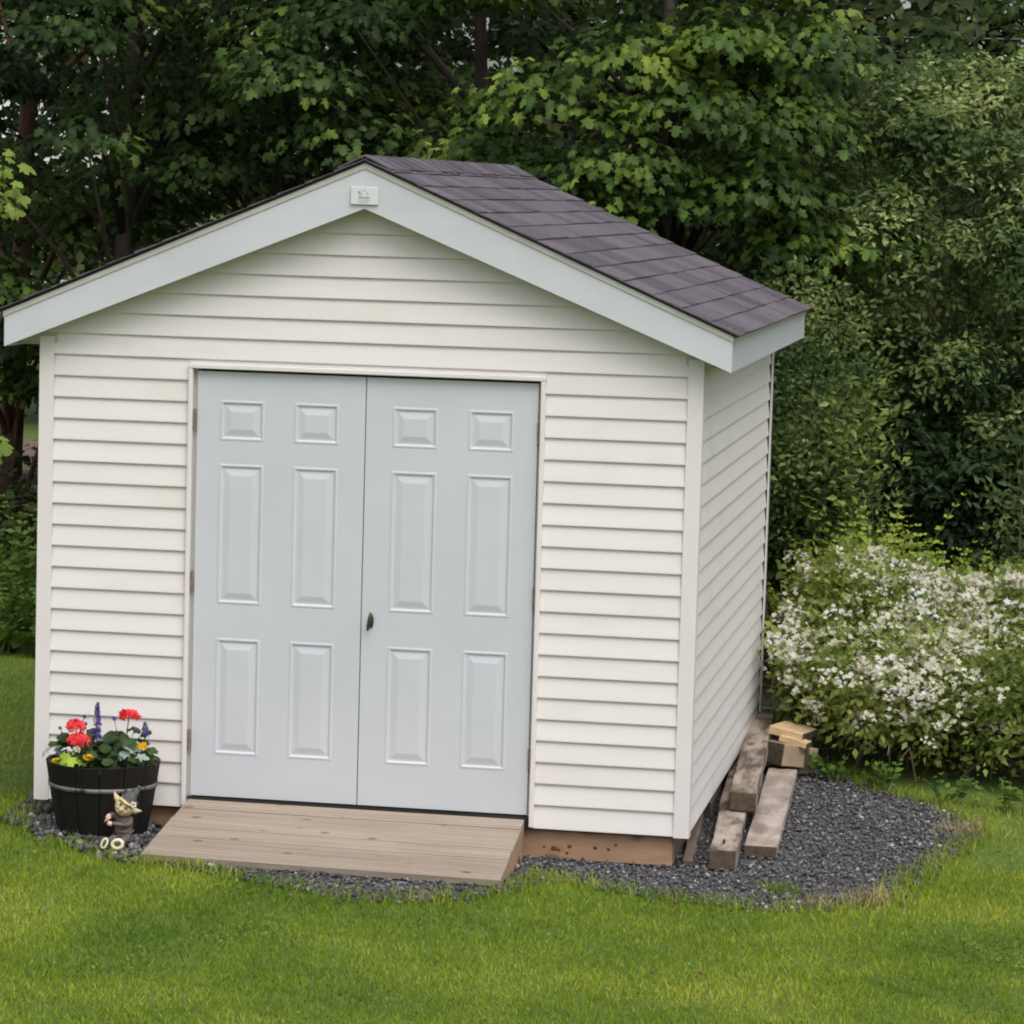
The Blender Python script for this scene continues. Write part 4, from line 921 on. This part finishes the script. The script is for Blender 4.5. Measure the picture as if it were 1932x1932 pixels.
# blue salvias
for (bx, by, top, hgt, lab) in ((-1.19, -.30, .475, .17, 'tall blue and purple salvia spike in the middle of the planter'), (-.955, -.30, .395, .07, 'short purple salvia spike leaning at the right of the planter')):
    t = plant('blue_salvia', (bx, by), lab, 'flower', None); stemto(t, (bx, by, ZS), (bx, by, top))
    m = 110 if hgt > .1 else 34; q = gm.random(m); a = gm.uniform(0, 2*np.pi, m); w_ = .017*(1-.75*q)+.002
    P = np.stack([bx+w_*np.cos(a), by+w_*np.sin(a), top-hgt*(1-q)], 1); d = np.stack([np.cos(a), np.sin(a), np.full(m, .2)], 1)
    V, F2, r3 = scatter(FT, FF_, P, d+unit(m)*.6, unit(m), gm.uniform(.009, .016, m)*(1.15-.6*q), np.clip(gm.random(m)-.25*q, 0, 1))
    place(bpy.data.objects.new('flower_spike', npmesh('flower_spike', V-np.array([bx, by, top]), F2, M['petal_b'], r3)), (bx, by, top), t)
    leaves(t, (bx, by, ZS+.03), (.06, .05, .08), 9, .055, 'weed', ST, SF)
# marigolds
for (p, lab) in (((-.952, -.36, .285), 'orange yellow marigold standing at the right rim of the planter'), ((-1.185, -.44, .232), 'yellow marigold at the front centre of the planter'), ((-1.355, -.40, .196), 'yellow marigold low at the left rim of the planter')):
    t = plant('yellow_marigold', (p[0], p[1]+.04), lab, 'flower'); stemto(t, (p[0], p[1]+.04, ZS-.01), p); head(t, p, np.array([.019, .016, .012]), 26, .015, 'petal_y')
    leaves(t, (p[0], p[1]+.04, ZS+.0), (.04, .035, .05), 8, .035, 'ger')
t = plant('lime_foliage_plant', (-1.305, -.46), 'chartreuse leafed plant spilling at the front left rim', 'plant'); leaves(t, (-1.265, -.44, ZS+.035), (.06, .03, .025), 9, .065, 'chart', MT, MF)
t = plant('dusty_miller', (-.985, -.36), 'silver leafed plant near the right rim of the planter', 'plant'); leaves(t, (-.985, -.39, ZS+.055), (.055, .03, .04), 12, .06, 'silver', MT, MF)
t = plant('dusty_miller', (-1.40, -.33), 'silver leafed plant at the far left rim of the planter', 'plant'); leaves(t, (-1.395, -.35, ZS+.045), (.04, .03, .035), 7, .055, 'silver', MT, MF)
t = plant('white_flower', (-1.245, -.42), 'small white flower below the red geranium', 'flower'); stemto(t, (-1.245, -.41, ZS-.01), (-1.248, -.43, .262)); head(t, (-1.248, -.43, .262), .010, 9, .020, 'petal_w')
t = plant('leafy_filler', (-1.13, -.36), 'dark leafy green plant filling the middle of the planter', 'plant'); leaves(t, (-1.13, -.37, ZS+.0), (.16, .11, .10), 40, .06, 'ger')

# ------------------------------------------------------------------ garden gnome
GX, GY = -.972, -.600; GZ = float(gz(GX, GY))+.024
gn = thing('garden_gnome', (GX, GY, GZ), 'seated garden gnome figurine with grey hat, leaning on the planter', 'figurine')
def gp(x, y, z): return Vector((GX+x, GY+y, GZ+z))
# body: one skinned surface (pelvis root, torso, neck, arms, legs)
jt = [((.012, .0, .045), .036), ((.012, .0, .085), .037), ((.012, .0, .12), .031), ((.012, .0, .145), .016),
      ((-.022, -.006, .132), .015), ((-.045, -.026, .150), .0135), ((-.050, -.045, .135), .010),
      ((.045, -.004, .128), .015), ((.040, -.036, .105), .0135), ((-.002, -.052, .108), .0115), ((-.036, -.058, .114), .009),
      ((-.014, -.03, .036), .022), ((-.032, -.068, .040), .018), ((-.046, -.096, .026), .013),
      ((.032, -.03, .036), .022), ((.026, -.070, .040), .018), ((.015, -.098, .026), .013)]
ed_ = [(0, 1), (1, 2), (2, 3), (2, 4), (4, 5), (5, 6), (2, 7), (7, 8), (8, 9), (9, 10), (0, 11), (11, 12), (12, 13), (0, 14), (14, 15), (15, 16)]
me = bpy.data.meshes.new('body'); me.from_pydata([p for p, _ in jt], ed_, []); me.materials.append(M['tunic'])
body = place(bpy.data.objects.new('body', me), (GX, GY, GZ), gn)
body.modifiers.new('skin', 'SKIN'); sv = me.skin_vertices[0].data
for v, (_, r_) in zip(sv, jt): v.radius = (r_, r_)
sv[0].use_root = True
ss = body.modifiers.new('sub', 'SUBSURF'); ss.levels = ss.render_levels = 2
tilt = Matrix.Rotation(R(32), 3, 'Y')
hc = gp(.016, -.012, .188)
def hv(x, y, z): return hc+tilt @ Vector((x, y, z))
hd = [ellip(hc, (.047, .042, .049), tilt, 18, 12), ellip(hv(0, -.043, -.010), (.011, .012, .010), tilt, 10, 6), ellip(hv(0, -.026, -.028), (.022, .014, .012), tilt, 12, 6),
      ellip(hv(-.018, -.030, -.012), (.012, .010, .010), tilt, 10, 6), ellip(hv(.018, -.030, -.012), (.012, .010, .010), tilt, 10, 6)]
V, F = join(hd); head_o = put('head', V, F, M['skin'], gn, True)
for sx in (-1, 1):
    V, F = tube([hv(sx*.034, 0, .0), hv(sx*.054, -.004, .012), hv(sx*.078, -.004, .028)], [.016, .014, .002], 8); put('ear', V, F, M['skin'], head_o, True)
    V, F = ellip(hv(sx*.015, -.0405, .008), (.0055, .003, .0065), tilt, 8, 6); put('eye', V, F, M['black'], head_o, True)
V, F = tube([hv(-.034, -.028, .018), hv(-.015, -.0405, .022), hv(0, -.0415, .019), hv(.015, -.0405, .022), hv(.034, -.028, .018)], .0032, 6); put('brow', V, F, M['boot'], head_o, True)
V, F = tube([hv(-.012, -.036, -.026), hv(0, -.041, -.030), hv(.012, -.036, -.026)], .002, 6); put('mouth', V, F, M['boot'], head_o, True)
V, F = tube([hv(0, .010, .034), hv(0, .010, .046), hv(.002, .010, .060), hv(.010, .010, .080), hv(.010, .010, .102)], [.037, .033, .024, .012, .006], 16); ht = put('hat', V, F, M['hat'], gn, True)
V, F = ellip(hv(.006, .006, .110), (.008, .008, .008), None, 10, 6); put('tip', V, F, M['hat'], ht, True)
V, F = tube([hv(.001+.039*math.cos(a), .010+.037*math.sin(a), .036) for a in np.linspace(0, 2*math.pi, 21)], .005, 6, False); put('brim', V, F, M['tunic'], ht, True)
V, F = join([ellip(hv(.034+.010*math.cos(a), -.034, .038+.010*math.sin(a)), (.007, .004, .007), None, 8, 5) for a in np.linspace(0, 5.03, 5)]); put('flower', V, F, M['cream'], ht, True)
V, F = tube([gp(.012+.041*math.cos(a), -.001+.040*math.sin(a), .072) for a in np.linspace(0, 2*math.pi, 21)], .005, 6, False); put('belt', V, F, M['hat'], gn, True)
V, F = join([ellip(gp(-.052, -.050, .140), (.012, .011, .017), Matrix.Rotation(R(25), 3, 'Y'), 10, 7), ellip(gp(-.041, -.060, .112), (.014, .010, .012), None, 10, 7)]+[tube([gp(-.052+.004*i, -.058, .130+.003*i), gp(-.062+.004*i, -.064, .126+.002*i), gp(-.064+.004*i, -.060, .118+.002*i)], .0032, 6) for i in range(5)]); put('hand', V, F, M['pink'], gn, True)
for (x, z, rx, rz, ry, rot) in ((-.049, .030, .015, .028, .012, 20), (.013, .029, .031, .024, .012, -8)):
    q = Matrix.Rotation(R(rot), 3, 'Y') @ Matrix.Rotation(R(-12), 3, 'X')
    V, F = ellip(gp(x, -.100, z), (rx, .016, rz), q, 18, 10); sh = put('shoe', V, F, M['boot'], gn, True)
    c = gp(x, -.1135, z)
    V, F = tube([c+q @ Vector((rx*.80*math.cos(a), 0, rz*.80*math.sin(a))) for a in np.linspace(0, 2*math.pi, 25)], [min(rx, rz)*.36]*25, 8, False); put('sole', V, F, M['cream'], sh, True)
    V, F = ellip(c, (rx*.6, .004, rz*.6), q, 14, 8); put('sole', V, F, M['boot'], sh, True)

# ------------------------------------------------------------------ fallen leaves
for (x, y, lab) in ((1.875, -2.06, 'single brown fallen leaf on the open lawn'), (1.62, -.80, 'small brown fallen leaf at the gravel edge')):
    A = (MT*.035); A[:, 2] *= 6
    V = [(x+a, y+b, float(gz(x, y))+.035+c) for a, b, c in A]
    top = len(V); V2 = V+[(a, b, c-.0012) for a, b, c in V]; F2 = [tuple(f) for f in MF]+[tuple(i+top for i in reversed(f)) for f in MF]
    tag(put('fallen_leaf', V2, F2, M['brown_leaf']), lab, 'leaf')
